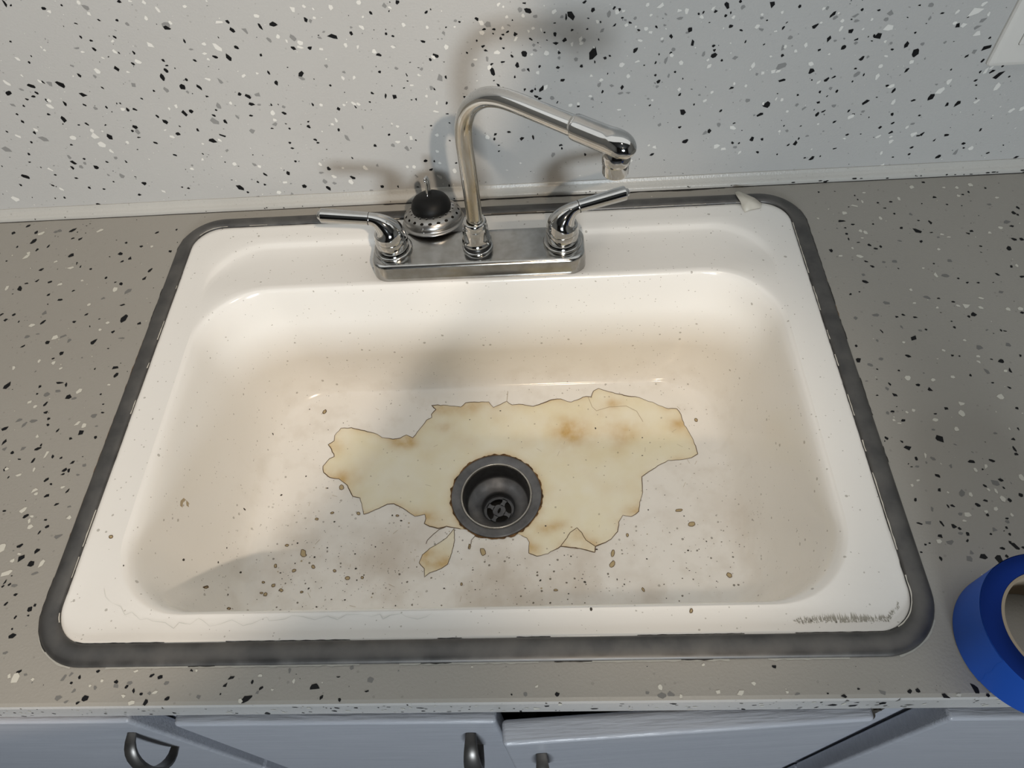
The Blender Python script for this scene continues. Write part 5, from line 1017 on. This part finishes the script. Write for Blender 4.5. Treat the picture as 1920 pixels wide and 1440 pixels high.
# ------------------------------------------------------------------ wall plate
wp = thing('wall_plate', 'white plastic switch plate on the speckled splash wall at the right', 'wall plate', (.611, WALL_Y, .20))
bm = bmesh.new()
PX0, PX1, PZ0, PZ1 = .5525, .6685, .1415, .2585
L = []
for ins, yy in ((0, 0.0), (0, .0022), (.0012, .0042), (.0045, .0056), (.0060, .0058)):
    L.append([(x, WALL_Y - .0003 - yy, z) for x, z in rrect(PX0 + ins, PX1 - ins, PZ0 + ins, PZ1 - ins, .0042 - ins * .4, 6, 2, 2)])
rows = loft(bm, L); bm.faces.new(rows[-1])
adopt(sharp(finish(bm, 'plate', M['white_plastic']), 30), wp)
for cx in (.5895, .6355):
    bm = bmesh.new()
    L = [[(x, WALL_Y - .0061 - yy, z) for x, z in rrect(cx - .0168 + i_, cx + .0168 - i_, .1665 + i_, .2335 - i_, .0015, 4, 2, 2)] for i_, yy in ((0, 0), (.0002, .0012), (.0012, .0018))]
    rows = loft(bm, L); bm.faces.new(rows[-1])
    adopt(sharp(finish(bm, 'rocker', M['white_plastic']), 30), wp)
    bm = bmesh.new()
    L = [[(x, WALL_Y - .00615, z) for x, z in rrect(cx - .0168 - i_, cx + .0168 + i_, .1665 - i_, .2335 + i_, .0018, 4, 2, 2)] for i_ in (0, .0004)]
    loft(bm, L); adopt(finish(bm, 'rocker_seam', M['dark_line'], smooth=False), wp)
    for zc in (.1555, .2445):
        bm = bmesh.new(); lathe(bm, [(.0030, 0), (.0030, .0003), (.0022, .0009), (0, .0010)], 20)
        box(bm, -.0022, .0022, -.0003, .0003, .0007, .00115)
        for v in bm.verts: v.co = Vector((cx + v.co.x, WALL_Y - .0059 - v.co.z, zc + v.co.y))
        adopt(finish(bm, 'screw', M['white_plastic'], smooth=False), wp)

# ------------------------------------------------------------------ base cabinets
def rbox(name, x0, x1, y0, y1, z0, z1, mat, bev=.004):
    bm = bmesh.new(); box(bm, x0, x1, y0, y1, z0, z1)
    o = finish(bm, name, mat, smooth=False)
    m = o.modifiers.new('bevel', 'BEVEL'); m.width = bev; m.segments = 4
    for p in o.data.polygons: p.use_smooth = True
    wn = o.modifiers.new('wn', 'WEIGHTED_NORMAL')
    return o
def frame(parent, x0, x1, stile=.030, sr=None):
    # y runs from the frame front back to the wall
    sr = sr or stile
    # carcass sides, back and the front frame around the openings
    bm = bmesh.new()
    box(bm, x0, x0 + .016, -.018, .52, FLOOR_Z, -.300); box(bm, x1 - .016, x1, -.018, .52, FLOOR_Z, -.300)
    box(bm, x0 + .016, x1 - .016, .50, .52, FLOOR_Z, -.300)
    box(bm, x0, x0 + .016, -.018, .010, -.300, -.0405); box(bm, x1 - .016, x1, -.018, .010, -.300, -.0405)
    box(bm, x0 + .016, x1 - .016, -.018, .50, FLOOR_Z, FLOOR_Z + .1)
    adopt(finish(bm, 'carcass', M['cab_inside'], smooth=False), parent)
    bm = bmesh.new()
    box(bm, x0, x0 + stile, -.036, -.018, FLOOR_Z + .1, -.0405); box(bm, x1 - sr, x1, -.036, -.018, FLOOR_Z + .1, -.0405)
    box(bm, x0 + stile, x1 - sr, -.036, -.018, -.075, -.0405); box(bm, x0 + stile, x1 - sr, -.036, -.018, -.46, -.395)
    box(bm, x0 + stile, x1 - sr, -.036, -.018, FLOOR_Z + .1, FLOOR_Z + .14)
    adopt(finish(bm, 'face_frame', M['cabinet'], smooth=False), parent)
def pull(parent, px, y, z0, z1, mat=None, w0=.0045):
    # arched vertical pull
    n = 14; bm = bmesh.new(); rows = []
    for i in range(n + 1):
        t = i / n; a = math.pi * t
        z = z0 + (z1 - z0) * (.5 - .5 * math.cos(a)); out_ = .026 * math.sin(a) ** .8
        hw = w0 * (1 + .8 * math.sin(a)); th = .0016 + .0010 * math.sin(a)
        nrm = Vector((0, -math.sin(a) * .9 - .1, -math.cos(a) * (1 if z1 < z0 else -1) * -.6)).normalized()
        c = Vector((px, y - out_, z))
        rows.append([bm.verts.new(c + Vector((sx * hw, 0, 0)) + nrm * sy * th) for sx, sy in ((-1, -1), (1, -1), (1.0, .2), (.6, 1), (-.6, 1), (-1, .2))])
    for a, b in zip(rows, rows[1:]):
        for k in range(6): bm.faces.new((a[k], a[(k + 1) % 6], b[(k + 1) % 6], b[k]))
    bm.faces.new(rows[0][::-1]); bm.faces.new(rows[-1])
    return adopt(sharp(finish(bm, 'pull_handle', M['pull']), 40), parent)
# sink cabinet
sc_ = thing('base_cabinet', 'light grey sink base cabinet with two doors, the right one ajar', 'cabinet', (.02, .0, FLOOR_Z), None)
frame(sc_, -.285, .352, .030, .012)
dl = adopt(rbox('door', -.262, .0185, -.0575, -.0375, -.405, -.0425, M['cabinet']), sc_); tag(dl, 'closed left door')
bpy.context.view_layer.update()
pull(dl, -.0085, -.0575, -.092, -.165)
hx, hy = .3290, -.0375
dr = rbox('door', .0225 - hx, .3290 - hx, -.0205, 0, -.500, -.0425, M['cabinet'])
dr.location = (hx, hy, 0); dr.rotation_euler = (0, 0, math.radians(3.2)); bpy.context.view_layer.update()
adopt(dr, sc_); tag(dr, 'right door standing ajar'); bpy.context.view_layer.update()
ph = pull(dr, .0530, -.0560, -.100, -.170); ph.matrix_parent_inverse = Matrix(); ph.data.transform(Matrix.Translation((-hx, .0355, 0)))
for zz in (-.088, -.330):
    bm = bmesh.new()
    box(bm, .3360, .3520, -.0440, -.0362, zz - .026, zz + .026)
    r = bmesh.ops.create_cone(bm, cap_ends=True, segments=16, radius1=.0042, radius2=.0042, depth=.050)
    for v in r['verts']: v.co = Vector((.3345 + v.co.x, -.0500 + v.co.y, zz + v.co.z))
    box(bm, .3292, .3330, -.0520, -.0440, zz - .018, zz + .018)
    for s in (-.016, .016):
        r = bmesh.ops.create_cone(bm, cap_ends=True, segments=10, radius1=.0036, radius2=.0028, depth=.002)
        for v in r['verts']: v.co = Vector((.3450 + v.co.x, -.0448 + v.co.z, zz + s + v.co.y))
    adopt(finish(bm, 'hinge', M['hinge'], smooth=False), sc_)
for zz in (-.110, -.350):
    bm = bmesh.new()
    r = bmesh.ops.create_cone(bm, cap_ends=True, segments=16, radius1=.0036, radius2=.0036, depth=.050)
    for v in r['verts']: v.co = Vector((-.2665 + v.co.x, -.0480 + v.co.y, zz + v.co.z))
    box(bm, -.2800, -.2660, -.0385, -.0362, zz - .024, zz + .024)
    adopt(finish(bm, 'hinge', M['hinge'], smooth=False), sc_)
# left cabinet
lc = thing('base_cabinet', 'light grey base cabinet left of the sink cabinet with arched pull', 'cabinet', (-.60, .0, FLOOR_Z))
frame(lc, -.92, -.287)
ld = adopt(rbox('door', -.90, -.3020, -.0545, -.0375, -.375, -.0425, M['cabinet']), lc); bpy.context.view_layer.update()
pull(ld, -.3260, -.0545, -.095, -.185, w0=.0040)
# right cabinet
rc = thing('base_cabinet', 'light grey base cabinet at the right under the blue tape roll', 'cabinet', (.70, .0, FLOOR_Z))
frame(rc, .368, .98)
rd = adopt(rbox('door', .3880, .965, -.0585, -.0375, -.500, -.0425, M['cabinet']), rc)

# lower fronts of the three cabinets, below the picture
for par, a, b_, z1 in ((sc_, -.262, .0185, -.412), (sc_, .0225, .3290, -.507), (lc, -.90, -.3020, -.382), (rc, .3880, .965, -.507)):
    adopt(rbox('lower_panel', a, b_, -.0545, -.0375, FLOOR_Z + .11, z1, M['cabinet']), par)
